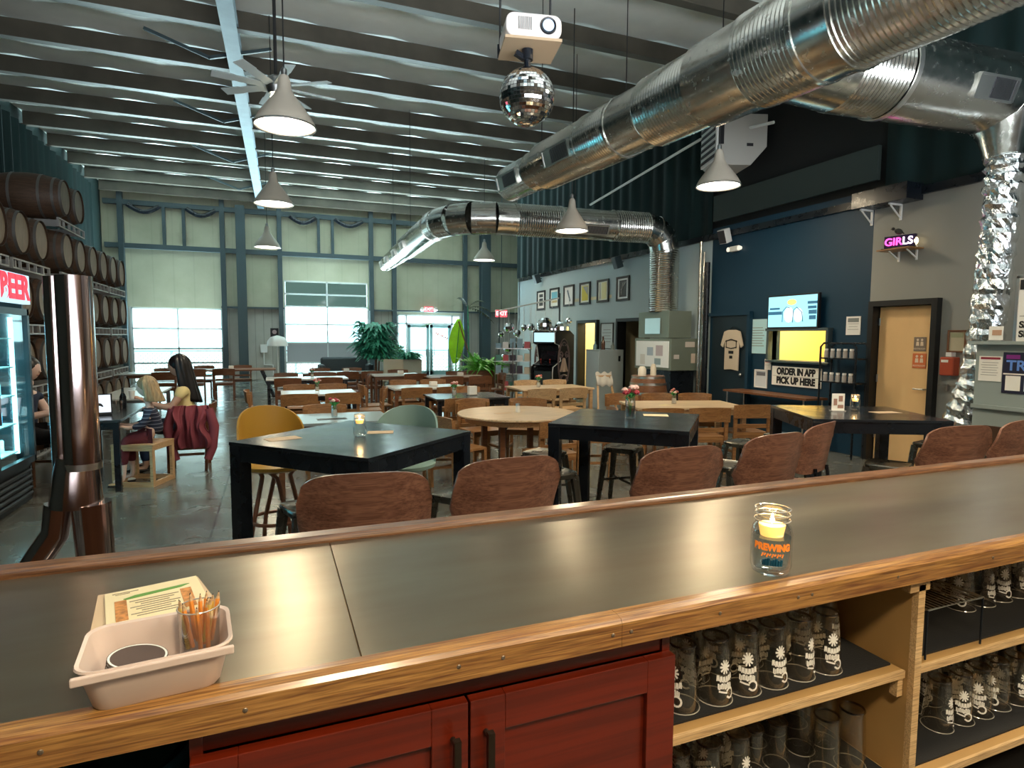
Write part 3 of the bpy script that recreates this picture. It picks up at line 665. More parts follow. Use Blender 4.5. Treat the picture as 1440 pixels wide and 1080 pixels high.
# metal stools
def make_stool(h=.62):
    t = thing('metal_stool', None, 'stool')
    def rsq(s, z, r=.05, n=4):
        o = []
        for k,(sx,sy) in enumerate(((1,1),(-1,1),(-1,-1),(1,-1))):
            for j in range(n+1):
                a = k*pi/2+j*pi/2/n; o.append((sx*(s-r)+r*cos(a), sy*(s-r)+r*sin(a), z))
        return o
    s = MB(); P = [rsq(.145,h-.045),rsq(.155,h-.01),rsq(.15,h),rsq(.13,h-.006)]; n = len(P[0])
    s.add([p for q in P for p in q], [(i*n+k,i*n+(k+1)%n,(i+1)*n+(k+1)%n,(i+1)*n+k) for i in range(3) for k in range(n)] + [tuple(3*n+k for k in range(n))])
    s.build('seat', M['gun'], t, smooth=True)
    for sx in (-1,1):
        for sy in (-1,1): MB().tube([(sx*.125,sy*.125,h-.03),(sx*.16,sy*.16,.25),(sx*.185,sy*.185,0)], [.034,.026,.018], 6).build('leg', M['gun'], t)
    MB().bar((-.15,-.15,.3),(.15,.15,.3),.012,.02).bar((-.15,.15,.32),(.15,-.15,.32),.012,.02).build('cross_brace', M['gun'], t)
    return t
M['gun'] = mat('gunmetal_steel', (.10,.095,.08), .3, metal=.75, rvar=.1)
stool = make_stool()
for x,y,rz,lab in ((ax-.30,ay-.22,.3,'under the left edge of the left black table, by the mustard chair'),(ax+.62,ay-.28,.6,'right of the left black table'),
        (1.93,4.05,.2,'left of the middle black table, in front of the round table'),(2.2,4.75,.5,'behind the left leg of the middle black table'),
        (2.6,3.35,.1,'in front of the middle black table, its nearest stool'),(3.0,4.75,.7,'behind the middle black table below its top'),(3.35,3.85,.5,'right of the middle black table beside its right leg'),
        (4.25,4.55,.3,'left of the right black table, near the pick-up shelf'),(4.95,4.75,.1,'behind the right black table'),(4.62,3.35,.5,'in front of the right black table'),(5.62,3.4,.2,'right of the right black table, the nearer of two'),(5.95,3.85,.2,'right of the right black table, the farther of two')):
    put(stool, x, y, rz, 'dark metal stool '+lab, group='dark metal stools around the black tables')

# bar stools with walnut shells, only their backs rise over the bar
def make_barstool():
    t = thing('bar_stool', None, 'bar stool')
    def bk(u,v):
        a = (2*u-1); sh = (1-abs(a)**3.2)**.5 if abs(a)<1 else 0
        q = (1-min(1,abs(a))**5)**.42; hh = .05+.10*q; z = .965+.018*(1-a*a)+hh*(2*v-1)
        return ((.245*a, .07*a*a-.05*v, z),(0,-1,0))
    MB().shell(bk, 28, 10, .012).build('backrest', M['walnut'], t, smooth=True)
    MB().shell(lambda u,v: ((.2*(2*u-1)*(1-.12*(2*v-1)**4), .03+.38*v, .70+.02*abs(2*u-1)**2+.03*(1-v)**3),(0,0,-1)), 14, 10, .013).build('seat', M['walnut'], t, smooth=True)
    for sx in (-1,1):
        MB().tube([(sx*.09,.02,.69),(sx*.09,-.03,.75),(sx*.09,-.012,.86)],.011,8).build('back_bracket', M['black'], t, smooth=True)
        for sy in (0,1): MB().tube([(sx*.14,.08+.24*sy,.69),(sx*.2,.02+.36*sy,0)],.012,8).build('leg', M['black'], t, smooth=True)
    MB().tube([(.185,.04,.24),(.185,.36,.24),(-.185,.36,.24),(-.185,.04,.24)],.01,8,closed=True).build('foot_ring', M['black'], t, smooth=True)
    return t
bst = make_barstool()
# px: left, top, right, yaw
for i,(pl,pt,pr,Y,rz,lab) in enumerate(((424,676,598,2.22,-.12,'bar stool with broad walnut back, leftmost, before the left black table'),(641,676,789,2.3,.06,'walnut backed bar stool second from the left, below the round table'),
        (886,647,1030,2.25,.02,'walnut backed bar stool in front of the middle black table'),(1043,640,1135,2.4,.12,'walnut bar stool, left one of a close pair before right table'),
        (1117,625,1187,2.62,.38,'walnut bar stool, right one of a close pair before right table'),(1306,622,1392,2.25,-.15,'walnut backed bar stool near the foil-wrapped duct'),
        (1397,613,1470,2.3,.1,'walnut backed bar stool cut by the right edge of the photo'))):
    a = PY(pl,pt,Y); b = PY(pr,pt,Y); c_ = (a+b)/2
    put(bst, c_.x, Y, rz+pi*0, lab, z=0, group='walnut bar stools at the bar').scale = (1,1,1)
    print('BST', i, round(b.x-a.x,3), round(a.z,3))

# rounded high chairs in mustard and grey-green
def high_chair(x, y, rz, m, label):
    t = thing('high_chair', label, 'high chair', (x,y,0), rz)
    def bk(u,v):
        a = R(-78+156*u); s = sin(pi*u)
        top = .80+.27*(max(0,1-abs(2*u-1)**2.2))**.5
        z = .66+(top-.66)*v; r = .235+.02*v
        return ((r*sin(a), -r*cos(a)+.0, z),(sin(a),-cos(a),0))
    MB().shell(bk, 28, 8, .014).build('backrest', m, t, smooth=True)
    MB().lathe([(.0,.62),(.20,.61),(.245,.63),(.25,.655),(.22,.67),(0,.665)],32).build('seat', m, t, smooth=True)
    for k in range(4):
        a = pi/4+k*pi/2; b_ = a+.9
        MB().tube([(.16*cos(a),.16*sin(a),.63),(.10*cos(a+.5),.10*sin(a+.5),.55),(.19*cos(b_),.19*sin(b_),.2),(.23*cos(b_),.23*sin(b_),0)],.017,8).build('leg', M['bent'], t, smooth=True)
    MB().tube([(.2*cos(2*pi*k/24),.2*sin(2*pi*k/24),.22) for k in range(24)],.014,8,closed=True).build('foot_ring', M['bent'], t, smooth=True)
    return t
M['bent'] = mat('brown_bent_legs', (.25,.10,.055), .35)
M['mustard'] = mat('mustard_shell', (.46,.25,.035), .4)
M['sage'] = mat('grey_green_shell', (.22,.33,.29), .4)
p = PZ(388,640,.72); high_chair(p.x,p.y+.05,R(200),M['mustard'],'mustard yellow round backed high chair with brown bent legs, left of the left black table')
high_chair(ax+.42,ay+.62,R(150),M['sage'],'grey-green round backed high chair behind the left black table')
# ================================================================ OVERHEAD: DUCTS, DISCO BALL, PROJECTOR, HEATER
def ribs(mb, a, b, r, pitch=.042, amp=.009, n=40):
    a = Vector(a); b = Vector(b); L = (b-a).length; k = int(L/pitch)*4; prof = []
    for i in range(k+1): prof.append((r+amp*(.5-.5*cos(2*pi*i/4))*1.0, L*i/k))
    mb.lathe(prof, n, a, (b-a))
def smooth_seg(mb, a, b, r, r2=None, n=40):
    a = Vector(a); b = Vector(b); L = (b-a).length; mb.lathe([(r,0),(r2 or r,L)], n, a, (b-a))
def collar(t, p, d, r, w=.05, bright=False):
    p = Vector(p); d = Vector(d).normalized()
    mb = MB(); mb.lathe([(r+.003,-w/2),(r+.016,-w/2),(r+.016,w/2),(r+.003,w/2)], 40, p, d); mb.build('duct_collar', M['galv_bright'] if bright else M['duct'], t, smooth=True)
def grille(t, p, d, r, ang, L=.62, w=.2):
    """rectangular vent grille lying on the duct, ang = where round the duct"""
    d = Vector(d).normalized(); s = d.cross(Vector((0,0,1))).normalized(); u = s.cross(d)
    nrm = (s*cos(ang)+u*sin(ang)); tan = nrm.cross(d); c = Vector(p)+nrm*(r+.012)
    Mx = Matrix((( d.x,tan.x,nrm.x,c.x),(d.y,tan.y,nrm.y,c.y),(d.z,tan.z,nrm.z,c.z),(0,0,0,1)))
    fr = MB(); fr.T = Mx
    fr.box((0,w/2,0),(L,.02,.05)).box((0,-w/2,0),(L,.02,.05)).box((L/2,0,0),(.02,w,.05)).box((-L/2,0,0),(.02,w,.05)).box((-L/2+.1,0,.0),(.18,w,.03))
    g = fr.build('vent_frame', M['galv_bright'], t)
    b = MB(); b.T = Mx; b.use(M['grill']); b.box((.05,0,-.005),(L-.12,w-.02,.02)); b.use(M['metal'])
    for k in range(14): b.box((-L/2+.22+k*(L-.26)/13,0,.012),(.008,w-.03,.008))
    b.build('vent_grille', None, g)
M['galv_bright'] = mat('bright_galvanised', (.72,.72,.68), .3, metal=1)
D1 = thing('ventilation_duct', 'large ribbed galvanised duct running overhead from the upper right to an open end', 'duct', (0,0,0))
A = Vector((3.66,9.30,4.1)); Bv = Vector((4.30,2.3,4.1)); dv = (Bv-A).normalized()
def on(t): return A+dv*t
seq = [(0,.85,.275,0),(.85,1.15,.28,1),(1.15,2.35,.325,1),(2.35,3.0,.34,1),(3.0,3.55,.345,0),(3.55,4.35,.365,1),(4.35,4.95,.40,0),(4.95,5.55,.41,1),(5.55,5.85,.415,0),(5.85,7.5,.41,1),(7.5,9.5,.41,0)]
for a,b,r,rb in seq:
    mb = MB(); (ribs if rb else smooth_seg)(mb, on(a), on(b), r); mb.build('duct_section', M['duct'], D1, smooth=True)
    collar(D1, on(b), dv, r, .035)
mb = MB(); mb.lathe([(.27,0),(.262,0),(.262,.6)],40,on(0),dv); mb.build('duct_mouth', M['galv_bright'], D1, smooth=True)
MB().lathe([(.0,0),(.262,0)],40,on(.6),dv).build('damper', M['grill'], D1)
for t_,r,an in ((.42,.275,-.25),(1.95,.322,-.25),(6.6,.41,-.3)): grille(D1, on(t_), dv, r, an-pi*0)
for t_ in (1.0,3.0,5.0,7.2):
    q = on(t_); MB().cyl((q.x,q.y,q.z+.3),(q.x,q.y,ZC+.18),.006,6).build('hanger_wire', M['cordm'], D1)
# branch to the right
D3 = thing('ventilation_duct', 'wide dull galvanised duct branching right from the main duct across the dark corner', 'duct', (0,0,0))
P0 = Vector((4.35,4.32,4.13)); P1 = Vector((7.0,4.12,4.13)); d3 = (P1-P0).normalized()
mb = MB(); smooth_seg(mb, P0-d3*.2, P0+d3*.55, .33,.385); mb.build('duct_section', M['duct'], D3, smooth=True)
mb = MB(); ribs(mb, P0+d3*.55, P0+d3*1.1, .385); mb.build('duct_section', M['duct'], D3, smooth=True)
collar(D3, P0+d3*1.13, d3, .39, .05, True)
mb = MB(); smooth_seg(mb, P0+d3*1.15, P1, .39); mb.build('duct_section', M['duct'], D3, smooth=True)
grille(D3, P0+d3*2.1, d3, .378, -.35, .5, .2)
mb = MB(); q = P1; t0 = PX(1412,218,6.95); mb.tube([q+Vector((-.08,0,0)), q+Vector((.05,0,-.03)), q.lerp(t0,.35)+Vector((.06,0,0)), q.lerp(t0,.7)+Vector((.03,0,0)), t0+Vector((0,0,-.05))], [.39,.38,.32,.22,.165], 28); mb.build('duct_elbow', M['duct'], D3, smooth=True)
MB().cyl((5.9,4.2,4.4),(5.9,4.2,ZC+.18),.006,6).build('hanger_wire', M['cordm'], D3)
# foil-wrapped drop
M['foil'] = mat('crinkled_foil', (.80,.84,.86), .16, metal=1, bump=1.0, bscale=26)
fp = [PX(*q,6.95) for q in ((1412,218),(1410,262),(1404,330),(1396,400),(1386,470),(1372,540),(1352,590))] ; 
fz = fp[-1].copy(); fz.z = .02; fz.y += .25; fp.append(fz)
pts = []; random.seed(3)
for a,b in zip(fp,fp[1:]):
    for k in range(10): pts.append(a.lerp(b,k/10))
mb = MB(); n = 26; vs = []
mb.tube(pts, [.155+.012*sin(i*1.9)+random.uniform(-.006,.006) for i in range(len(pts))], n)
mb.v = [tuple(Vector(v)+Vector((random.uniform(-1,1),random.uniform(-1,1),random.uniform(-1,1)))*.011) for v in mb.v]
o = mb.build('foil_wrapped_duct', M['foil'], smooth=False); tag(o, 'crinkled silver foil-wrapped duct dropping down beside the warm grey wall', 'duct')

# curved duct that rises from the air handler and turns towards the far wall
D2 = thing('ventilation_duct', 'curved galvanised duct rising from the air handler and turning towards the far wall', 'duct', (0,0,0))
DZ = 3.7
e_ = PZ(536,376,DZ); m_ = PZ(628,308,DZ)
va = PY(934,380,9.85); vx,vy = va.x, va.y
pl = [Vector((e_.x,17.8,DZ)), Vector((m_.x-.02,11.3,DZ))]
dd = (pl[1]-pl[0]).normalized()
def on2(t): return pl[0]+dd*t
LL = (pl[1]-pl[0]).length
for a,b,r,rb in ((0,.9,.19,0),(.9,2.1,.215,0),(2.1,3.6,.235,0),(3.6,LL,.27,0)):
    mb = MB(); smooth_seg(mb, on2(a), on2(b), r); mb.build('duct_section', M['duct'], D2, smooth=True); collar(D2, on2(b), dd, r, .04)
for t_,r in ((.5,.19),(1.6,.215),(3.0,.235),(4.4,.27)): grille(D2, on2(t_), dd, r, -.3, .4, .15)
elb = [pl[1]]
for q in ((690,299),(720,300)): pass
c1 = Vector((pl[1].x+.95, pl[1].y-.25, DZ))
elb = [pl[1], pl[1]+Vector((.02,-.35,0)), pl[1]+Vector((.16,-.72,0)), pl[1]+Vector((.42,-1.0,0)), pl[1]+Vector((.8,-1.15,0))]
for a,b in zip(elb,elb[1:]):
    mb = MB(); smooth_seg(mb, a, b, .275); mb.build('duct_elbow', M['duct'], D2, smooth=True); collar(D2, b, b-a, .268, .03)
s0 = elb[-1]; s1 = Vector((vx-.42,vy,DZ)); ds = (s1-s0).normalized(); L2 = (s1-s0).length
for a,b,rb in ((0,.35,0),(.35,1.2,1),(1.2,L2-.7,0),(L2-.7,L2,1)):
    mb = MB(); (ribs if rb else smooth_seg)(mb, s0+ds*a, s0+ds*b, .275); mb.build('duct_section', M['duct'], D2, smooth=True); collar(D2, s0+ds*b, ds, .272, .04, a<.4 and rb)
grille(D2, s0+ds*(1.75), ds, .275, -.5, .6, .16)
e3 = [s1, s1+Vector((.2,0,-.05)), s1+Vector((.36,0,-.2)), s1+Vector((.42,0,-.42))]
for a,b in zip(e3,e3[1:]):
    mb = MB(); smooth_seg(mb, a, b, .275); mb.build('duct_elbow', M['duct'], D2, smooth=True); collar(D2, b, b-a, .268, .03)
v0 = e3[-1]
mb = MB(); ribs(mb, (v0.x,v0.y,2.12), v0, .275); mb.build('duct_section', M['duct'], D2, smooth=True)
for q in (on2(1.5), on2(4.0), s0+ds*1.5):
    MB().cyl((q.x,q.y,DZ+.2),(q.x,q.y,ZC+.18),.006,6).build('hanger_wire', M['cordm'], D2)

# air handler
ahx = PY(943,520,9.3).x; ahy = 9.3
AH = thing('air_handler', 'air handler cabinet with stickers under the vertical duct', 'air handler', (0,0,0))
M['ahu'] = mat('grey_green_sheet_metal', (.20,.24,.20), .4, metal=.3); 
y1_ = 10.5
MB().box(((ahx+XR-.03)/2,(ahy+y1_)/2,1.31),(XR-.03-ahx,y1_-ahy,.60)).build('cabinet_box', M['ahu'], AH, bevel=.006)
MB().box(((ahx+XR-.1)/2+.0,(ahy+y1_)/2,1.875),(XR-.12-ahx,y1_-ahy-.2,.51)).build('plenum', M['ahu'], AH, bevel=.004)
MB().box(((ahx+XR-.03)/2,(ahy+y1_)/2,.5),(XR-.1-ahx,y1_-ahy-.1,1.0)).build('base', M['black'], AH)
f = MB(); X_ = ahx-.006
f.box((X_,9.9,1.31),(.012,1.08,.5)); f.build('front_door', mat('daylit_front_panel',(.85,.9,.92),.35), AH, bevel=.003)  # daylight falling on this side is put into the pale colour
for y,z,a,b,c_ in ((9.65,1.38,.22,.2,(.5,.45,.5)),(9.95,1.36,.2,.16,(.4,.5,.6)),(10.2,1.2,.16,.2,(.7,.7,.68)),(9.7,1.17,.2,.12,(.3,.4,.45))):
    MB().box((X_-.008,y,z),(.003,a,b)).build('sticker', mat('front_sticker',c_,.5), AH)
for x,z,a,b,c_ in ((.42,1.5,.22,.1,(.6,.55,.5)),(.12,1.27,.12,.08,(.55,.52,.5)),(.5,1.24,.1,.18,(.6,.5,.42))):
    MB().box((ahx+x,ahy-.006,z),(a,.003,b)).build('sticker', mat('side_sticker',c_,.5), AH)
MB().box((ahx-.004,9.9,1.85),(.008,.5,.3)).build('plenum_panel', M['galv_bright'], AH)
# conduits and boxes at the corner of the teal wall
for k,(y,r) in enumerate(((9.22,.03),(9.12,.025),(9.03,.05))):
    o = MB().cyl((XR-.08,y,0),(XR-.08,y,3.4-k*.2),r,10).build('wall_pipe', M['duct'] if k<2 else M['black'], smooth=True)
    tag(o, ('thin vertical pipe beside the air handler, farthest from the bar','thin vertical pipe beside the air handler, middle one of three','thick dark vertical pipe at the edge of the teal wall')[k], 'pipe')

# disco ball hanging from the projector
def disco(name, c, r, label, n1=18, parent=None, grp=None, group=None):
    mb = MB(); N = n1
    for i in range(N):
        t0 = pi*(i+.06)/N; t1 = pi*(i+.94)/N; m = max(4,int(2*N*sin((t0+t1)/2)))
        for k in range(m):
            p0 = 2*pi*(k+.04)/m; p1 = 2*pi*(k+.96)/m
            jt = random.uniform(-.03,.03); jp = random.uniform(-.03,.03)
            q = [Vector((r*sin(t)*cos(p), r*sin(t)*sin(p), r*cos(t))) for t,p in ((t0,p0),(t0,p1),(t1,p1),(t1,p0))]
            cc = sum(q,Vector())/4; Rm = Euler((jt,jp,jt*.7)).to_matrix(); q = [Rm@(v-cc)+cc*1.004 for v in q]
            mb.add(q, [(0,3,2,1)])
    t = thing(name, label, 'disco ball', c, 0, group)
    MB().ball((0,0,0), r*.985, 20).build('ball_core', M['grill'], t, smooth=True)
    mb.build('mirror_tiles', M['chrome'], t)
    return t
BC = PY(741,137,3.5); br_ = .168
db = disco('disco_ball', BC, br_, 'large mirrored disco ball hanging under the projector', 26)
MB().cyl((0,0,br_),(0,0,br_+.05),.02,10).build('hanger', M['black'], db)
mt = thing('ball_motor', 'black disco ball motor clamp under the projector platform', 'motor', BC+Vector((0,0,br_+.05)))
MB().lathe([(0,0),(.035,0),(.035,.06),(0,.06)],14).build('housing', M['black'], mt, smooth=True)
MB().box((-.05,0,.02),(.06,.03,.03),rot=(0,.4,0)).build('clamp', M['black'], mt)
pz = BC.z+br_+.115
pp = thing('projector_platform', 'wooden platform that holds the projector above the disco ball', 'platform', (BC.x+.02,BC.y+.02,pz), R(-12))
MB().box((0,0,.008),(.34,.30,.016)).build('board', mat('raw_board',(.42,.30,.19),.6), pp)
for sx,sy in ((-.16,.1),(.16,.1)): MB().cyl((sx,sy+.03,.016),(sx,sy+.03,ZC+.18-pz),.007,8).build('rod', M['cordm'], pp)
MB().box((0,.142,.05),(.35,.012,.08)).build('back_bracket', M['black'], pp)
pj = thing('projector', 'white projector facing the bar with a round lens on its right', 'projector', (BC.x+.02,BC.y+.01,pz+.017), R(-12))
def rr(wd,ht,r,n=6):
    o = []
    for k,(sx,sy) in enumerate(((1,1),(-1,1),(-1,-1),(1,-1))):
        for j in range(n+1):
            a = k*pi/2+j*pi/2/n; o.append((sx*(wd/2-r)+r*cos(a), ht/2+sy*(ht/2-r)+r*sin(a)))
    return o
MB().prism(rr(.335,.135,.05), -.13,.13,'xz').build('body', mat('projector_plastic',(.62,.56,.54),.35), pj, smooth=True, bevel=.006)
mb = MB(); mb.lathe([(.0,.006),(.036,.006),(.045,.012),(.05,.0)],28,(.085,-.13,.072),(0,-1,0)); mb.build('lens_ring', M['black'], pj, smooth=True)
mb = MB(); mb.lathe([(.0,.012),(.018,.011),(.034,.006)],24,(.085,-.132,.072),(0,-1,0)); mb.build('lens', emis('lens_glow',(.55,.75,1),1.6), pj, smooth=True)
mb = MB()
for k in range(7): mb.box((-.09+k*.012,-.133,.075),(.005,.006,.07))
mb.build('vent_slots', M['metal'], pj)
# unit heater
HX = PY(1035,200,8.2)
uh = thing('unit_heater', 'white unit heater box hanging in the dark corner', 'heater', (HX.x-.05,8.2,HX.z-.47), R(-18))
uh.scale = (1.18,1.18,1.18)
M['heat'] = mat('cream_heater_enamel', (.42,.40,.36), .45)
MB().prism([(-.32,.08),(-.32,.62),(-.25,.68),(.34,.68),(.34,.25),(.12,0),(-.22,0)],-.3,.3,'xz').build('casing', M['heat'], uh, bevel=.008)
f = MB(); f.box((-.345,0,.36),(.03,.56,.56)); f.build('louvre_frame', M['white'], uh, bevel=.006)
f = MB()
for k in range(6): f.box((-.365,0,.14+k*.088),(.02,.48,.05),rot=(0,.5,0))
f.build('louvre', M['grill'], uh)
MB().box((-.29,-.304,.42),(.05,.004,.30)).build('name_strip', M['ink'], uh); MB().box((.1,-.304,.27),(.09,.004,.04)).build('rating_plate', M['ink'], uh)
MB().cyl((.42,0,.3),(.42,0,ZC+.18-HX.z+.3),.045,12).build('flue_pipe', M['steel_dark'], uh, smooth=True); MB().cyl((.3,0,.3),(.46,0,.3),.045,12).build('flue_elbow', M['steel_dark'], uh, smooth=True)
for sx in (-.22,.25): MB().cyl((sx,0,.68),(sx,0,ZC+.18-HX.z+.3),.01,6).build('hanger_rod', M['cordm'], uh)
# sprinkler pipe
a_ = PZ(838,283,5.6); b_ = PZ(1080,178,5.6)
pq = Vector((7.3,16.0,5.3)); 
o = MB().tube([PX(830,288,7.2),PX(985,196,7.2),PX(1088,172,7.2)],.025,8).build('ceiling_pipe', M['white'], smooth=True); tag(o,'thin pale pipe running below the ceiling in front of the dark curtain','pipe')

# ================================================================ LEFT SIDE: BARRELS, FRIDGE, STEEL COLUMN
M['stave'] = wood('barrel_oak', (.13,.072,.042), (.065,.036,.022), 0, 1, .6)
M['head'] = wood('barrel_head_oak', (.25,.20,.145), (.18,.14,.10), 2, 1, .6, contrast=.4)
M['hoop'] = mat('grey_barrel_hoop', (.22,.21,.2), .45, metal=.7)
def make_barrel():
    t = thing('barrel', None, 'barrel')
    def rad(s): return .26+.075*(1-(2*s-1)**2)
    MB().lathe([(rad(i/12),-.9*i/12) for i in range(13)],24,axis=(1,0,0)).build('staves', M['stave'], t, smooth=True)
    MB().lathe([(0,-.02),(.245,-.02)],24,axis=(1,0,0)).build('barrel_head', M['head'], t)
    MB().lathe([(0,-.88),(.245,-.88)],24,axis=(1,0,0)).build('barrel_head', M['head'], t)
    for s in (.02,.12,.3,.7,.88,.98): MB().lathe([(rad(s)+.004,-.9*s+.018),(rad(s)+.004,-.9*s-.018)],24,axis=(1,0,0)).build('hoop', M['hoop'], t, smooth=True)
    return t
barrel = make_barrel()
BX = -2.9
M['rackw'] = mat('white_rack_steel', (.30,.30,.30), .45)
def make_rack():
    t = thing('barrel_rack', None, 'barrel rack')
    for x in (-.04,-.8):
        f = MB(); h = .135
        for z in (.01,h-.01): f.box((x,0,z),(.03,1.34,.02))
        for y in (-.66,-.4,-.13,.13,.4,.66): f.box((x,y,h/2),(.03,.022,h))
        f.build('end_frame', M['rackw'], t)
    for y in (-.5,.5): MB().box((-.42,y,.067),(.74,.03,.1)).build('side_rail', M['rackw'], t)
    return t
rack = make_rack()
ys = [5.15,5.85,6.6,7.3,8.05,8.75,9.5,10.2,11.35,12.05,12.8,13.5,14.25,14.95]
rows = ['bottom row','second row up','third row up','fourth row up','topmost row']
ordn = ['first','second','third','fourth','fifth','sixth','seventh','eighth','ninth','tenth','eleventh','twelfth','thirteenth','fourteenth','fifteenth']
for i,y in enumerate(ys):
    nr = 5 if 11.0<y<12.5 else 4
    for k in range(nr):
        z = .475+k*.81
        put(barrel, BX, y, 0, f'oak barrel, {rows[k]} of the left wall stack, {ordn[i]} from the bar', z=z, group='oak barrels stacked along the left wall')
        if i%2==0: put(rack, BX, y+.36, 0, f'white steel rack, {rows[k]}, under the {ordn[i//2]} barrel pair from the bar', z=z-.335-.14, group='steel barrel racks')
# red tinted rack: neon above the fridge
# beer fridge
FX = -2.2
M['fr_black'] = mat('black_fridge_body', (.012,.013,.016), .35)
fy0,fy1 = 5.35,7.12
fr = thing('drinks_fridge', 'lit glass door drinks fridge with a BEER header at the left edge', 'fridge', (FX,(fy0+fy1)/2,0), R(90)); W = fy1-fy0
# local: front looks along -Y, width along X
b = MB(); b.box((0,.66,1.05),(W,.03,1.9)).box((-W/2+.015,.34,1.05),(.03,.66,1.9)).box((W/2-.015,.34,1.05),(.03,.66,1.9)).box((0,.34,2.12),(W,.66,.1)).box((0,.34,.38),(W,.66,.06))
b.build('cabinet_box', M['fr_black'], fr)
b = MB(); b.box((0,.34,.2),(W,.64,.36))
b.build('machine_base', M['fr_black'], fr)
b = MB()
for k in range(5): b.box((0,.005,.09+k*.055),(W-.1,.02,.03),rot=(.5,0,0))
b.build('louvre', mat('fridge_louvre',(.05,.06,.07),.3), fr)
M['fr_int'] = mat('fridge_lining', (.55,.75,.78), .5)
MB().box((0,.63,1.18),(W-.08,.02,1.5)).build('lining', M['fr_int'], fr)
for k in range(2):
    cx = -W/4+k*W/2; d = MB(); dw = W/2-.01
    for sx in (-1,1): d.box((cx+sx*(dw/2-.025),-.01,1.13),(.05,.05,1.46))
    for z in (.43,1.83): d.box((cx,-.01,z),(dw,.05,.06))
    dr = d.build('door', M['fr_black'], fr); MB().box((cx,-.01,1.13),(dw-.09,.008,1.36)).build('door_glass', thin_glass('fridge_glass',(.75,.97,1),.04,.1), dr)
    MB().box((cx+(dw/2-.025)*(1 if k==0 else -1),-.05,1.1),(.02,.03,.5)).build('handle', M['metal'], dr)
for cx in (-W/2+.05,0,W/2-.05):
    MB().box((cx,.1,1.13),(.025,.03,1.3)).build('led_strip', emis('fridge_led',(.55,.95,1),7), fr)
for k in range(5): MB().box((0,.34,.5+k*.27),(W-.08,.5,.012)).build('shelf', M['white'], fr)
hd = MB().box((0,-.02,2.04),(W,.06,.27)).build('header', emis('header_panel',(.55,.80,.95),.9), fr)
text('BEER', .30, mat('header_red',(.7,.02,.06),.4,emit=(.8,.03,.08),estr=.5), hd, (W/2-.36,-.055,2.04), FRONT, 'header_lettering', .006, bold=.012)
text('BEER', .30, bpy.data.materials['header_red'], hd, (-W/4+.0,-.055,2.04), FRONT, 'header_lettering', .006, bold=.012)
l = bpy.data.lights.new('fridge_light','AREA'); l.shape='RECTANGLE'; l.size=W-.1; l.size_y=1.3; l.energy=60; l.color=(.40,.92,1)
o = bpy.data.objects.new('fridge_light', l); C.objects.link(o); o.parent = fr; o.location = (0,.09,1.15); o.rotation_euler = (R(90),0,0)
can = thing('drink_can', None, 'can'); MB().lathe([(0,0),(.028,0),(.033,.01),(.033,.11),(.026,.122),(0,.122)],10).build('can_body', mat('pale_can',(.6,.75,.78),.3,metal=.4), can, smooth=True)
can2 = thing('drink_can', None, 'can'); MB().lathe([(0,0),(.028,0),(.033,.01),(.033,.11),(.026,.122),(0,.122)],10).build('can_body', mat('blue_can',(.08,.3,.5),.3,metal=.4), can2, smooth=True)
sn = ['lowest','second lowest','middle','second highest','highest']
for k in range(5):
    for i in range(18):
        y = fy0+.12+i*.088
        if y<5.9: continue
        put(can if (i//3+k)%2 else can2, FX-.2, y, 0, f"{'pale' if (i//3+k)%2 else 'blue'} drink can on the {sn[k]} fridge shelf, {ordn[min(14,i-6)]} along the front", z=.507+k*.27, group='drink cans in the fridge')

# polished steel column with two legs
M['pink_tinted_steel'] = mat('polished_steel_pipe', (.60,.48,.47), .14, metal=1, rvar=.04, nscale=3, stretch=(1,1,.3))  # pinkish neon reflections are put into the steel's base colour
sy_ = 2.6; c0 = PY(103,388,sy_); c1 = PY(76,388,sy_+.06); zt = c0.z
col_ = thing('steel_pipe_column', 'polished steel twin pipe column with splayed legs behind the left end of the bar', 'column', (c0.x,sy_,0))
def zz(y): return PY(110,y,sy_).z
zs_ = zz(655); zm = zz(712)
MB().lathe([(.050,zt),(.057,zt),(.057,zs_)],36).build('main_pipe', M['pink_tinted_steel'], col_, smooth=True)
MB().lathe([(.0,zt-.12),(.05,zt-.12)],36).build('pipe_plug', M['grill'], col_)
mb = MB(); mb.T = Matrix.Translation((c1.x-c0.x,.06,0)); mb.lathe([(.030,zt),(.035,zt),(.035,zs_)],24); mb.build('side_pipe', M['pink_tinted_steel'], col_, smooth=True)
MB().lathe([(.061,zs_+.012),(.060,zs_-.012)],36).build('weld_ring', M['galv_bright'], col_, smooth=True)
MB().tube([(-.02,.02,zs_+.03),(-.025,.02,zs_-.03),(-.03,.02,zm)],[.064,.072,.086],32).build('flared_joint', M['pink_tinted_steel'], col_, smooth=True)
MB().tube([(.02,0,zm+.01),(.03,0,zm-.3),(.04,0,.0)],[.064,.060,.058],28).build('leg', M['pink_tinted_steel'], col_, smooth=True)
MB().tube([(-.085,.02,zm+.01),(-.10,.02,zm-.1),(-.24,0,zm-.32),(-.6,-.05,.0)],[.045,.045,.042,.04],24).build('leg', M['pink_tinted_steel'], col_, smooth=True)
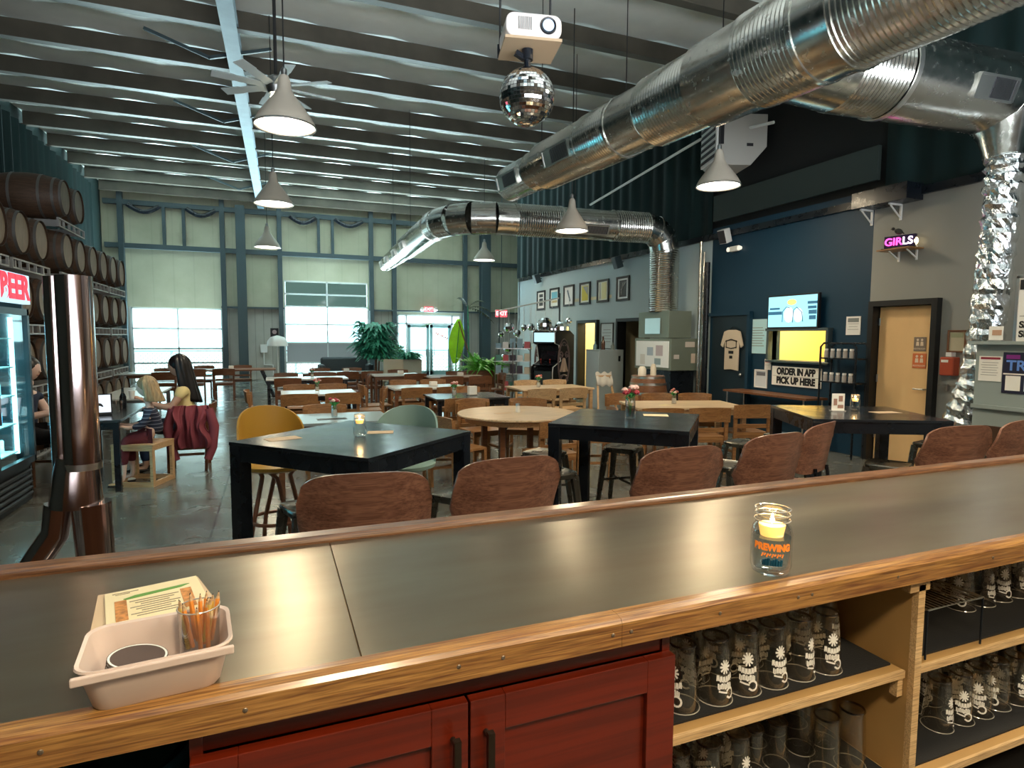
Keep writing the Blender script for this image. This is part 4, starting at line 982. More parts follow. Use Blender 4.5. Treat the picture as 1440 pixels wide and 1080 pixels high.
# ================================================================ THINGS ON THE RIGHT-HAND WALL
WX = XR-.004
def RW(x,y): return PX(x,y,WX)
def wall_flat(name, box, label, cat, build, group=None):
    l,t_,r,b = box; a = RW(l,t_); c_ = RW(r,b); w_ = a.y-c_.y; h = RW((l+r)/2,t_).z-RW((l+r)/2,b).z; m = RW((l+r)/2,(t_+b)/2)
    o = thing(name, label, cat, (WX,(a.y+c_.y)/2,m.z), R(-90), group); build(o, w_, h); return o
def frame(parent, w_, h, m, th=.03, bw=.035):
    f = MB()
    for sx in (-1,1): f.box((sx*(w_/2-bw/2),-th/2,0),(bw,th,h))
    for sz in (-1,1): f.box((0,-th/2,sz*(h/2-bw/2)),(w_-2*bw,th,bw))
    return f.build('picture_frame', m, parent)
pics = [((756,409,767,436),'first from the far end: black and white block print', (.75,.75,.75),(.03,.03,.03),0),
 ((774,405,786.5,433),'second from the far end: blue band over tan', (.75,.8,.8),(.15,.45,.6),1),
 ((793.5,401,807.5,430.5),'third from the far end: dark diagonal stroke on white', (.8,.8,.82),(.1,.15,.2),2),
 ((816,397,830.5,428),'fourth from the far end: yellow field with grey diagonal', (.8,.8,.7),(.65,.55,.05),3),
 ((840.5,393,856.5,425),'fifth from the far end: pale yellow upright strip', (.85,.85,.75),(.75,.68,.35),4),
 ((868,388.5,885.5,423),'nearest to the duct: black with grey lines', (.8,.8,.8),(.02,.02,.025),5)]
for bx,lb,c1_,c2_,k in pics:
    def bld(o,w_,h,k=k,c1_=c1_,c2_=c2_):
        frame(o,w_,h,M['ink'],.03,.05)
        MB().box((0,-.008,0),(w_-.1,.006,h-.1)).build('mount', mat('mount_%d'%k,c1_,.6),o)
        a = MB()
        m1 = mat('print_%d'%k,c2_,.5); m2 = mat('print_accent_%d'%k,(.35,.35,.33) if k!=1 else (.5,.4,.2),.5)
        a.use(m1)
        if k==0:
            for z in (-.2,.02,.24): a.box((0,-.013,z*h),(w_*.45,.003,h*.16))
        elif k==1: a.box((0,-.013,h*.12),(w_-.22,.003,h*.36)); a.use(m2); a.box((0,-.013,-h*.18),(w_-.22,.003,h*.12))
        elif k==2: a.box((0,-.013,0),(.06,.003,h*.6),rot=(0,-.5,0))
        elif k==3: a.box((0,-.013,0),(w_-.24,.003,h*.66)); a.use(m2); a.prism([(-.1,h*.3),(w_/2-.13,h*.3),(w_/2-.13,-.05)],-.018,-.015,'xz')
        elif k==4: a.box((.05,-.013,0),(w_*.4,.003,h*.72)); a.use(m2); a.box((-w_*.22,-.013,0),(.03,.003,h*.7))
        else:
            a.box((0,-.013,0),(w_-.24,.003,h*.68)); a.use(m2)
            for q in range(3): a.box((.03*q-.03,-.018,.03*q),(.015,.003,h*.5),rot=(0,.25+.3*q,0))
        a.build('print', None, o)
    wall_flat('framed_picture', bx, 'black framed picture, '+lb, 'picture', bld)
# TV
def bld(o,w_,h):
    MB().box((0,-.03,0),(w_,.05,h)).build('bezel', M['ink'], o, bevel=.004); MB().box((.0,.0,0),(.3,.06,.3)).build('wall_mount', M['black'], o)
    sc1 = MB().box((0,-.057,0),(w_-.05,.004,h-.05)).build('screen', emis('tv_screen',(.32,.80,.92),1.15), o)
    e1 = emis('tv_dark',(.02,.12,.2),1); e2 = emis('tv_yellow',(1,.75,.2),1.1); e3 = emis('tv_white',(.8,.95,1),1.2)
    a = MB(); a.box((-.32,-.061,-.02),(.27,.003,.05)).box((-.33,-.061,.05),(.2,.003,.03)); a.box((.38,-.061,.12),(.17,.003,.04)).box((.38,-.061,.05),(.15,.003,.04)).box((.39,-.061,-.02),(.14,.003,.06)).box((.39,-.061,-.1),(.12,.003,.06)).build('screen_lettering', e1, sc1)
    a = MB(); a.ball((.0,-.06,.14),.09,14,(1,.04,.5)); a.build('screen_picture', e2, sc1)
    a = MB(); a.ball((-.05,-.06,-.05),.12,14,(.8,.04,1)).ball((.13,-.06,-.06),.11,14,(.8,.04,1)); a.build('screen_picture', e3, sc1)
    MB().tube([(-.17,-.063,-.16),(-.17,-.063,.0),(-.1,-.063,.07),(-.02,-.063,.05)],.006,5).tube([(.03,-.063,-.17),(.04,-.063,.02),(.1,-.063,.06),(.2,-.063,-.02),(.22,-.063,-.16)],.006,5).build('screen_picture', e1, sc1)
tv = wall_flat('television', (1088,414,1158,462), 'wall television showing a pale blue beer menu above the hatch', 'television', bld); tv.location.x -= .06
# ORDER IN APP sign
def bld(o,w_,h):
    MB().box((0,-.01,0),(w_,.02,h)).build('sign_panel', mat('sign_white',(.92,.90,.84),.5), o, bevel=.006)
    text('ORDER IN APP', h*.47, M['ink'], o, (0,-.0225,h*.235), FRONT, 'sign_lettering', .003, bold=.0085, sx=w_*.92/(h*.47*7.75))
    text('PICK UP HERE', h*.47, M['ink'], o, (0,-.0225,-h*.235), FRONT, 'sign_lettering', .003, bold=.0085, sx=w_*.92/(h*.47*7.35))
    MB().box((0,-.0215,0),(w_*.95,.002,.004)).build('divider_line', M['ink'], o)
sg = wall_flat('sign', (1087,516.5,1155.5,544), 'white ORDER IN APP PICK UP HERE sign below the kitchen hatch', 'sign', bld)
print('SIGN', [c.dimensions[:] for c in sg.children])
# pages and posters
def page(box, label, lines=6, col=(.8,.82,.82), fr=None, name='poster', cat='poster', accent=None, head=None):
    def bld(o,w_,h):
        MB().box((0,-.004,0),(w_,.008,h)).build('paper', mat(name+'_paper',col,.6), o)
        a = MB()
        for k in range(lines): a.box((0,-.0095,h*(.25-.6*k/max(1,lines))),(w_*(.6+.15*(k%2)),.002,h*.02))
        if lines: a.build('print_lines', mat('grey_print',(.25,.25,.25),.6), o)
        if accent: MB().box((0,-.010,h*.3),(w_*.75,.003,h*.22)).build('printed_block', mat(name+'_accent',accent,.6), o)
        if fr: frame(o, w_+.03, h+.03, fr, .02, .02)
    return wall_flat(name, box, label, cat, bld)
page((1051,449,1078,497),'tall pale blue menu sheet hanging beside the white T-shirt',8,(.45,.72,.80))
page((1191,445,1210,471),'white printed notice on the teal wall left of the birch door',4,(.75,.75,.73),accent=(.2,.22,.22))
page((1063,521,1078,544),'small framed bottle drawing left of the ORDER IN APP sign',0,(.62,.66,.7),fr=M['white'],accent=(.15,.15,.17))
page((1076,505,1084,520),'tiny white notice at the lower left corner of the kitchen hatch',2,(.75,.73,.7),accent=(.5,.1,.1))
page((1336,466,1357,494),'small wooden framed picture right of the birch door',0,(.45,.40,.28),fr=M['oak_dark'],name='picture',cat='picture',accent=(.3,.32,.2))
page((846,455,862,490),'white sheet on the grey wall between the two doorways',5,(.6,.68,.7),fr=M['ink'])
# t-shirt
def bld(o,w_,h):
    s = w_/2
    P = [(-s*.35,h/2),(s*.35,h/2),(s*.7,h*.46),(s,h*.12),(s*.78,h*.06),(s*.62,h*.2),(s*.62,-h/2),(0,-h*.47),(-s*.62,-h*.49),(-s*.6,h*.2),(-s*.78,h*.06),(-s,h*.12),(-s*.7,h*.46)]
    MB().prism(P,-.035,-.01,'xz').build('shirt_body', mat('cream_cotton',(.55,.47,.37),.8,bump=.3,bscale=12), o, bevel=.008)
    pr = MB()
    pr.tube([(-.14,-.04,h*.22),(0,-.04,h*.27),(.14,-.04,h*.22)],.01,5).tube([(-.13,-.04,h*.08),(0,-.04,h*.04),(.13,-.04,h*.08)],.008,5)
    pr.box((0,-.04,-h*.05),(.12,.004,.05)).box((0,-.04,-h*.17),(.07,.004,.05)).box((-.12,-.04,h*.15),(.012,.004,.14)).box((.12,-.04,h*.15),(.012,.004,.14)).build('shirt_print', M['ink'], o)
    MB().tube([(-.1,-.02,h/2-.01),(0,-.02,h/2+.05),(.1,-.02,h/2-.01)],.006,6).build('hanger', M['black'], o)
ts_ = wall_flat('t_shirt', (1019,464,1049,521), 'cream T-shirt with dark print hanging on the dark door', 't-shirt', bld); ts_.location.x -= .05
# dark panelled door under the shirt
dd_ = MB(); yA = RW(1003,500).y; yB = RW(1053,500).y; ztp = RW(1028,444).z
dd_.box((XR-.02,(yA+yB)/2,ztp/2),(.04,yA-yB,ztp))
dk = struct(dd_.build('door_3', mat('dark_blue_door',(.008,.02,.03),.4)))
MB().box((XR-.045,(yA+yB)/2,ztp+.03),(.08,yA-yB+.14,.06)).box((XR-.045,yB-.04,ztp/2),(.08,.06,ztp)).build('door_frame', M['teal'], dk)
MB().ball((XR-.08,yB+.1,1.0),.03,10).build('door_handle', M['metal'], dk, smooth=True)
# birch restroom door
y0,y1,z0,z1 = DC
bd = MB().box((XR+.06,(y0+y1)/2,(z1-.07)/2),(.045,y1-y0-.16,z1-.09)).build('door_4', mat('birch_door_leaf',(.82,.53,.25),.4,noise=.12,nscale=2.5,stretch=(1,1,.3)))
struct(bd)
for z in (.35,1.1,1.85): MB().cyl((XR+.03,y1-.085,z-.05),(XR+.03,y1-.085,z+.05),.012,8).build('hinge', M['metal'], bd, smooth=True)
MB().cyl((XR+.03,y0+.16,1.0),(XR-.03,y0+.16,1.0),.012,8).cyl((XR-.03,y0+.16,1.0),(XR-.03,y0+.28,1.0),.01,8).build('door_handle', M['metal'], bd, smooth=True)
def doorsign(box, col, label, cap):
    def bld(o,w_,h):
        MB().box((0,-.003,0),(w_,.006,h)).build('sign_panel', mat('door_sign_'+cap,col,.5), o, bevel=.002)
        f = MB()
        for sx in (-.5,.5): f.ball((sx*w_*.35,-.008,h*.3),w_*.1,10,(1,.1,1)).prism([(sx*w_*.35-w_*.1,h*.17),(sx*w_*.35+w_*.1,h*.17),(sx*w_*.35+w_*.13,-h*.12),(sx*w_*.35-w_*.13,-h*.12)],-.009,-.0065,'xz')
        f.build('pictogram', mat('sign_cream',(.75,.6,.45),.5), o)
        text(cap, h*.16, bpy.data.materials['sign_cream'], o, (0,-.0075,-h*.33), FRONT, 'sign_lettering', .002)
    o = wall_flat('door_sign', box, label, 'sign', bld); o.location.x = XR+.036; return o
doorsign((1283,474,1299,494),(.22,.17,.13),'brown restroom sign, the upper one on the birch door','RESTROOM')
doorsign((1281,497,1299,518),(.62,.16,.05),'orange restroom sign, the lower one on the birch door','RESTROOM')
# orange-red dispenser box
def bld(o,w_,h):
    MB().box((0,-.06,0),(w_,.12,h)).build('box_body', mat('orange_red_box',(.42,.07,.03),.4), o, bevel=.012)
    MB().box((-.02,-.122,h*.28),(w_*.5,.003,.03)).build('box_label', M['paper'], o); MB().box((0,-.05,h/2+.03),(w_*.4,.08,.05)).build('box_cap', M['white'], o)
wall_flat('wall_box', (1331,502,1349,528), 'orange-red wall box with a white label right of the birch door', 'wall box', bld)
def bld(o,w_,h): MB().box((0,-.08,0),(w_,.16,.012)).build('shelf_board', M['glass'], o); MB().box((-w_*.35,-.01,-.03),(.02,.02,.08)).build('bracket', M['metal'], o)
wall_flat('small_shelf', (1329,540,1356,544), 'small clear shelf below the orange-red wall box', 'shelf', bld)
# neon sign, its shelf, bird, high shelf with brackets
gx = PX(1266,351,XR-.13); 
ns_ = thing('wall_shelf', 'small wooden wall shelf carrying the neon GIRLS sign', 'shelf', (XR,gx.y,gx.z), R(-90))
MB().box((0,-.14,.0),(.42,.28,.018)).build('shelf_board', M['oak'], ns_)
for sx in (-.1,.13): MB().box((sx,-.012,-.07),(.018,.02,.13)).bar((sx,-.2,-.01),(sx,-.015,-.11),.014,.014).build('bracket', M['white'], ns_)
ng = thing('neon_sign', 'pink and white neon sign reading GIRLS on a small wall shelf', 'neon sign', (XR-.16,gx.y,gx.z+.009), R(-78))
MB().box((0,.03,.085),(.36,.04,.165)).build('backing_box', mat('purple_black',(.02,.008,.05),.4), ng)
MB().box((0,.005,.01),(.38,.09,.015)).build('sign_base', M['black'], ng)
mp_,mw_ = emis('neon_pink',(1,.06,.45),3), emis('neon_white',(1,.75,.95),3)
text('GIR', .13, mp_, ng, (-.07,.004,.09), FRONT, 'neon_tube', .006, bold=.002); text('LS', .13, mw_, ng, (.095,.004,.09), FRONT, 'neon_tube', .006, bold=.002)
bu = thing('night_light', 'small warm lamp behind the neon sign on its shelf', 'lamp', (XR-.09,gx.y-.165,gx.z+.009), 0)
MB().lathe([(0,0),(.03,0),(.012,.03),(.0,.03)],12).build('lamp_base', M['white'], bu, smooth=True); MB().ball((0,0,.08),.04,12,(.7,.7,1.2)).build('bulb', emis('warm_bulb',(1,.75,.4),4), bu, smooth=True)
bi = thing('bird_figure', 'small dark bird figure standing on top of the neon sign', 'figure', (XR-.19,gx.y+.01,gx.z+.009+.168), R(-90))
b = MB(); b.T = Matrix.Rotation(.5,4,'Y'); b.ball((0,-0,.045),.045,14,(1.25,.7,.8)); b.build('bird_body', mat('dark_bird',(.03,.03,.025),.6), bi, smooth=True)
MB().ball((-.055,0,.085),.02,10).tube([(-.07,0,.083),(-.09,0,.08)],[.007,.001],6).tube([(.03,0,.04),(.09,0,.005)],[.02,.008],6).build('head', bpy.data.materials['dark_bird'], bi, smooth=True)
hx_ = PX(1250,292,XR-.1)
hs_ = thing('wall_shelf', 'high dark shelf box on white brackets at the top of the grey wall', 'shelf', (XR,hx_.y,hx_.z+.02), R(-90))
MB().box((.0,-.16,.11),(.75,.3,.2)).build('shelf_box', M['black'], hs_)
for sx in (-.3,.1): MB().box((sx,-.012,-.09),(.025,.02,.2)).box((sx,-.12,-.0),(.025,.22,.02)).bar((sx,-.21,-.01),(sx,-.02,-.16),.014,.014).build('bracket', M['white'], hs_)
# exit light and speaker on the teal wall
sp = PX(1019,332,XR-.15)
def speaker(p_, rz, label, s=1.0, m=None, tilt=.35):
    t = thing('loudspeaker', label, 'speaker', p_, rz)
    a = MB(); a.T = Matrix.Rotation(tilt,4,'X'); a.box((0,0,0),(.16*s,.15*s,.24*s)); a.build('speaker_cabinet', m or M['white'], t, bevel=.01)
    a = MB(); a.T = Matrix.Rotation(tilt,4,'X'); a.box((0,-.077*s,0),(.14*s,.006,.22*s)); a.build('speaker_grille', M['grill'] if not m else m, t)
    MB().cyl((0,.02,0),(0,.16,.02),.012,6).build('speaker_bracket', M['black'], t)
speaker(sp, R(-80), 'white tilted loudspeaker high on the teal wall above the emergency light')
for x,y,lab in ((755,392,'dark loudspeaker on the top edge of the grey wall, farthest one'),(868,369,'dark loudspeaker on the top edge of the grey wall near the duct')):
    q = PX(x,y,XR-.17); speaker(q, R(-90), lab, 1.1, M['steel_dark'])
q = RW(1035,350)
el = thing('emergency_light', 'white twin headed emergency light on the teal wall', 'emergency light', (WX,q.y,q.z), R(-90))
MB().box((0,-.03,0),(.2,.06,.09)).build('housing', M['paper'], el, bevel=.01)
for sx in (-1,1): MB().lathe([(0,0),(.04,.0),(.03,.05),(0,.06)],14,(sx*.13,-.06,0),(0,1,0)).build('lamp_head', emis('emergency_head',(1,.9,.7),.8) if sx<0 else bpy.data.materials['emergency_head'], el, smooth=True)
# pick-up bench, rack with jars
p1 = PX(1060,553,6.95); 
pb = thing('pickup_bench', 'narrow wooden pick-up ledge on thin metal legs below the hatch', 'bench', (7.22,7.2,0), 0); hb = .77
MB().box((0,0,hb-.015),(.42,1.7,.03)).build('ledge_board', M['oak_dark'], pb)
for sx in (-.18,.18):
    for sy in (-.78,.78): MB().cyl((sx,sy,0),(sx,sy,hb-.03),.012,6).build('leg', M['metal'], pb)
rk = thing('jar_rack', 'black tubular rack with spice jars beside the hatch', 'rack', (7.30,PX(1184,500,7.28).y,0), 0)
rw_,rh = .56,1.56
for sx in (-.1,.12):
    MB().tube([(sx,-rw_/2,0),(sx,-rw_/2,rh-.05),(sx,-rw_/2+.05,rh),(sx,rw_/2-.05,rh),(sx,rw_/2,rh-.05),(sx,rw_/2,0)],.014,8).build('tube_frame', M['black'], rk, smooth=True)
for z in (1.02,1.35): MB().box((.01,0,z),(.24,rw_,.02)).build('rack_shelf', M['black'], rk)
jr = thing('spice_jar', None, 'jar'); MB().lathe([(0,0),(.03,0),(.03,.08),(.022,.1)],12).build('jar_body', mat('jar_glass_grey',(.35,.33,.32),.2), jr, smooth=True); MB().lathe([(.026,.1),(.026,.125),(0,.125)],12).build('jar_lid', M['white'], jr, smooth=True)
for k,z in enumerate((1.03,1.36)):
    for i in range(5): put(jr, 7.22, rk.location.y-.2+i*.1, 0, f"spice jar on the {['lower','upper'][k]} shelf of the black rack, {ordn[i]} from the right", z=z, group='spice jars on the black rack')

# nearer half wall with posters, far right
HXw = 6.3; ye = PX(1374,482,HXw).y; ht_ = PX(1374,484,HXw).z
M['hw'] = mat('grey_green_half_wall',(.26,.31,.30),.55)
hwl = struct(MB().box((HXw+.09,(ye+1.0)/2,ht_/2),(.18,ye-1.0,ht_)).box((HXw+.06,(ye+1.0)/2,ht_+.015),(.28,ye-1.0+.06,.03)).build('wall_half', M['hw']))
MB().box((HXw-.015,(ye+1.0)/2,PX(1400,573,HXw).z),(.05,ye-1.0,.035)).build('ledge_trim', M['hw'], hwl)
MB().box((HXw-.01,(ye-.12+1.0)/2,.45),(.03,ye-.12-1.0,.72)).build('lower_panel', mat('brown_lower_panel',(.06,.03,.016),.45), hwl)
def half_flat(name, box, label, cat, build):
    global WX
    o_ = WX; WX = HXw-.003; r_ = wall_flat(name, box, label, cat, build); WX = o_; return r_
def bld(o,w_,h):
    MB().box((0,-.003,0),(w_,.006,h)).build('paper', M['paper'], o); MB().box((0,-.0075,h*.42),(w_*.85,.003,h*.09)).build('printed_block', mat('maroon_print',(.25,.03,.05),.6), o)
    a = MB()
    for k in range(6): a.box((-.01*(k%2),-.0075,h*(.25-.1*k)),(w_*.7,.002,h*.018))
    a.build('print_lines', bpy.data.materials['grey_print'], o)
half_flat('poster', (1378,501,1408,536), 'white printed notice on the half wall left of the trivia poster', 'poster', bld)
def bld(o,w_,h):
    MB().box((0,-.003,0),(w_,.006,h)).build('paper', mat('navy_poster',(.012,.012,.035),.5), o)
    text('TRIVIA', .13, mat('trivia_blue',(.12,.25,.65),.5), o, (-w_/2+.03,-.0075,h*.17), FRONT, 'poster_lettering', .002, align='LEFT', bold=.003)
    MB().box((-w_*.28,-.0075,h*.39),(w_*.3,.002,h*.1)).build('printed_block', mat('purple_print',(.2,.02,.2),.6), o)
    for k in range(2): MB().box((-w_/2+.09+k*.15,-.0075,-h*.25),(.12,.002,h*.36)).build('printed_card', M['paper'], o)
    MB().box((0,-.008,-.01),(w_*.95,.002,.012)).build('printed_rule', M['paper'], o)
half_flat('poster', (1412,496,1475,555), 'dark navy TRIVIA poster on the half wall at the right edge', 'poster', bld)
bn_ = PX(1421,484,HXw); 
bn = thing('banner_sign', 'white framed board reading SATURDAY SEP 2 with a purple badge, standing on the half wall', 'sign', (HXw+.06,bn_.y-.42,ht_+.03), R(-90)); bh = PX(1421,390,HXw).z-ht_-.03
MB().box((0,0,bh/2),(.82,.012,bh)).build('board', M['paper'], bn)
f = MB()
for sx in (-.42,.42): f.box((sx,-.0,bh/2),(.025,.03,bh+.02))
f.box((0,0,bh+.005),(.865,.03,.03)).build('frame', M['metal'], bn)
MB().box((0,-.009,bh-.07),(.80,.006,.09)).build('top_band', M['ink'], bn)
text('SATURDAY', .082, M['ink'], bn, (-.39,-.0085,.15), FRONT, 'sign_lettering', .003, align='LEFT', bold=.003)
text('SEP 2', .082, M['ink'], bn, (-.39,-.0085,.065), FRONT, 'sign_lettering', .003, align='LEFT', bold=.003)
MB().box((0,-.0085,.23),(.78,.002,.004)).build('rule', M['ink'], bn)
MB().prism([(-.21,.48),(-.13,.55),(-.05,.48),(-.05,.38),(-.13,.32),(-.21,.38)],-.010,-.007,'xz').build('badge', mat('plum_badge',(.28,.02,.14),.5), bn)
cd_ = PX(1396,482,HXw)
cdh = thing('card_holder', 'small white card in a holder on the half wall end', 'card', (HXw+.04,cd_.y,ht_+.03), R(-90))
MB().box((0,0,.07),(.12,.006,.14)).build('card', M['paper'], cdh); MB().box((0,.0,.005),(.12,.05,.01)).build('holder_base', M['metal'], cdh); MB().box((.01,-.0045,.08),(.08,.002,.05)).build('printed_block', mat('tan_print',(.5,.3,.2),.6), cdh)

# ================================================================ ARCADE, LOCKER, BARREL, SHELVES, DISCO BALL RACK, PLANTS
p = PY(776,520,13.0)
ar = thing('arcade_machine', 'black arcade cabinet with a carved mask face on its side panel', 'arcade machine', (p.x+.1,13.2,0), R(-62))
H = 1.78
prof = [(-.42,0),(.42,0),(.42,H-.1),(.25,H),(-.28,H),(-.34,H-.04),(-.34,H-.3),(-.18,H-.34),(-.10,H-.72),(-.40,H-.86),(-.42,H-.98)]
for sx in (-1,1):
    s = MB().prism(prof, sx*.33-.015, sx*.33+.015, 'yz').build('side_panel', M['ink'], ar)
    e = MB(); pts_ = [(sx*.33,a-.008 if a<0 else a,b) for a,b in prof[5:]+prof[:1]]; e.tube(pts_,.012,6); e.build('edge_strip', M['white'], s)
MB().prism([(-.30,.05),(.38,.05),(.38,H-.12),(.22,H-.03),(-.26,H-.03),(-.30,H-.3),(-.14,H-.36),(-.06,H-.72),(-.36,H-.88)], -.31,.31,'yz').build('cabinet_body', M['black'], ar)
MB().box((0,-.318,H-.16),(.6,.02,.22)).build('marquee', emis('arcade_marquee',(.5,.8,.85),.9), ar)
a = MB(); a.T = Matrix.Translation((0,-.115,H-.54)) @ Matrix.Rotation(-.2,4,'X'); a.box((0,0,0),(.5,.01,.32)); a.build('screen', mat('arcade_screen',(.01,.01,.015),.1), ar)
a = MB(); a.box((0,-.25,H-.79),(.6,.26,.02),rot=(.25,0,0)); a.build('control_panel', M['black'], ar)
for sx in (-.15,.12): MB().cyl((sx,-.25,H-.78),(sx,-.25,H-.70),.006,6).ball((sx,-.25,H-.69),.018,10).build('joystick', M['red'], ar, smooth=True)
MB().box((0,-.375,.62),(.5,.012,.4)).build('coin_door', M['steel_dark'], ar)
mk_ = mat('carved_mask_bronze',(.16,.11,.11),.5); m2_ = mat('carved_mask_pale',(.50,.36,.28),.5)
xs_ = -.348   # side facing the bar is the local +x or -x panel
side = -1
def mask(side):
    X_ = side*.349; mm = MB(); mm.use(mk_)
    oval = [(.24*cos(2*pi*k/28), .55*sin(2*pi*k/28)+1.03) for k in range(28)]
    for r0 in (1.0,.86): mm.tube([(X_,a*r0,(b-1.03)*r0+1.03) for a,b in oval],.012,6,closed=True)
    for sy in (-1,1):
        mm.tube([(X_,sy*.04,1.22),(X_,sy*.1,1.28),(X_,sy*.19,1.24),(X_,sy*.17,1.17),(X_,sy*.08,1.14)],.018,6,closed=True)
        mm.ball((X_,sy*.115,1.2),.035,10,(.4,1,.8)); mm.tube([(X_,sy*.03,1.42),(X_,sy*.1,1.45),(X_,sy*.17,1.38)],.014,6)
        mm.tube([(X_,sy*.03,.72),(X_,sy*.12,.66),(X_,sy*.17,.58)],.02,6)
    mm.tube([(X_,-.14,.70),(X_,0,.73),(X_,.14,.70),(X_,.1,.62),(X_,0,.60),(X_,-.1,.62)],.022,6,closed=True)
    mm.use(m2_)
    for k in range(-4,5): mm.tube([(X_,k*.012,1.12-abs(k)*.0),(X_,k*.036,.92-.02*abs(k)),(X_,k*.045,.80)],[.006,.014,.006],6)
    mm.tube([(X_,0,1.14),(X_,0,.8)],[.012,.04],8)
    return mm.build('carved_mask', None, ar)
mask(-1) ; mask(1)
# metal locker with bottles
lx,ly = 6.72,11.7
lk = thing('metal_locker', 'pale blue grey metal cabinet by the doorway with bottles on top', 'cabinet', (lx+.35,ly+.35,0)); hl = PY(849,492,ly).z
MB().box((0,0,hl/2),(.62,.62,hl)).build('locker_body', mat('blue_grey_locker',(.38,.45,.46),.4), lk, bevel=.006)
MB().box((-.314,0,hl/2),(.008,.56,hl-.08)).build('door', mat('locker_door_grey',(.52,.62,.66),.35), lk); MB().box((.2,-.314,hl-.2),(.05,.01,.12)).build('handle', M['black'], lk)
for i,(dx,dy,hh,c_,lb) in enumerate(((-.1,-.1,.3,(.10,.04,.02),'tall brown bottle standing on the blue grey metal cabinet'),(-.22,.05,.18,(.2,.35,.4),'short blue bottle at the left on the metal cabinet'),(.15,-.1,.16,(.3,.33,.3),'squat grey jar at the right on the metal cabinet'))):
    o = MB().lathe([(0,0),(.045,0),(.045,hh*.55),(.018,hh*.75),(.018,hh),(0,hh)],14).build('bottle', mat('bottle_glass_%d'%i,c_,.15), smooth=True, loc=(lx+.35+dx,ly+.35+dy,hl)); tag(o, lb, 'bottle')
# upright barrel with a cloth
q = PY(911,540,8.7); ub = thing('barrel_table', 'upright wooden barrel with shining hoops below the air handler', 'barrel', (q.x,8.7,0))
def rad(s): return .27+.07*(1-(2*s-1)**2)
MB().lathe([(0,0)]+[(rad(i/12),.98*i/12) for i in range(13)]+[(0,.97)],28).build('staves', M['oak_dark'], ub, smooth=True)
for s in (.03,.14,.3,.7,.86,.97): MB().lathe([(rad(s)+.004,.98*s-.022),(rad(s)+.004,.98*s+.022)],28).build('hoop', M['galv_bright'], ub, smooth=True)
for i,(dx,dy,r_,h_,c_,lb) in enumerate(((-.12,0,.07,.16,(.7,.66,.58),'white pitcher on the upright barrel'),(.12,.02,.05,.2,(.65,.6,.5),'tall cream candle on the upright barrel'))):
    o = MB().lathe([(0,0),(r_,0),(r_,h_*.7),(r_*.6,h_),(0,h_)],14).build('pitcher' if i==0 else 'candle', mat('cream_ware_%d'%i,c_,.4), smooth=True, loc=(q.x+dx,8.7+dy,.975)); tag(o, lb, 'pitcher' if i==0 else 'candle')
q2 = PY(868,545,8.9)
hc = thing('side_stand', 'folding stand draped with a white cloth left of the upright barrel', 'stand', (q2.x-.1,9.1,0))
for sx in (-1,1): MB().bar((sx*.22,-.15,0),(sx*.12,.1,.95),.03).build('leg', M['light_oak'], hc)
MB().box((0,.1,.95),(.3,.03,.03)).build('cross_rail', M['light_oak'], hc)
a = MB(); a.shell(lambda u,v:((-.16+.32*u,.1-.06*cos(v*pi*2)*.6-.03,1.0-.22*abs(2*v-1)+.02*sin(u*14)),(0,-.3,1)),14,12,.012); cl_o = a.build('draped_cloth', mat('white_cloth',(.75,.73,.68),.8), hc, smooth=True)

# merchandise shelves
q = PY(722,515,13.3)
ms = thing('display_shelf', 'wire display shelf packed with small goods left of the arcade machine', 'shelf', (q.x,13.35,0), R(-20))
for sx in (-.42,0,.42):
    for sy in (-.15,.15): MB().cyl((sx,sy,0),(sx,sy,1.5),.012,6).build('post', M['metal'], ms)
for z in (.35,.75,1.05,1.35): MB().box((0,0,z),(.86,.32,.014)).build('shelf_board', M['metal'], ms)
gc = [(.75,.75,.75),(.25,.4,.5),(.5,.1,.12),(.06,.05,.08),(.6,.55,.45),(.1,.3,.25)]
gm = [mat('goods_colour_%d'%k,c_,.5) for k,c_ in enumerate(gc)]; gn = ['white','blue','red','black','tan','green']
random.seed(5)
pos = ['far left','left','middle','right','far right']
gt = Matrix.Translation(ms.location) @ Matrix.Rotation(R(-20),4,'Z')
for zi,z in enumerate((.357,.757,1.057,1.357)):
    for i in range(5):
        k = random.randrange(6); hh = random.uniform(.12,.24); wd_ = .13
        v = gt @ Vector((-.34+i*.17,-.03,z)); o = MB().box((0,0,hh/2),(wd_,.05 if k%2 else .16,hh)).box((0,-.03 if k%2 else -.083,hh*.6),(wd_*.7,.01,hh*.4)).build('boxed_goods', gm[k], loc=v, bevel=.004); o.rotation_euler = (0,0,R(-20))
        tag(o, f"{gn[k]} boxed item on the {['lowest','second','third','top'][zi]} tier of the display shelf, {pos[i]}", 'goods', 'small goods on the display shelf')
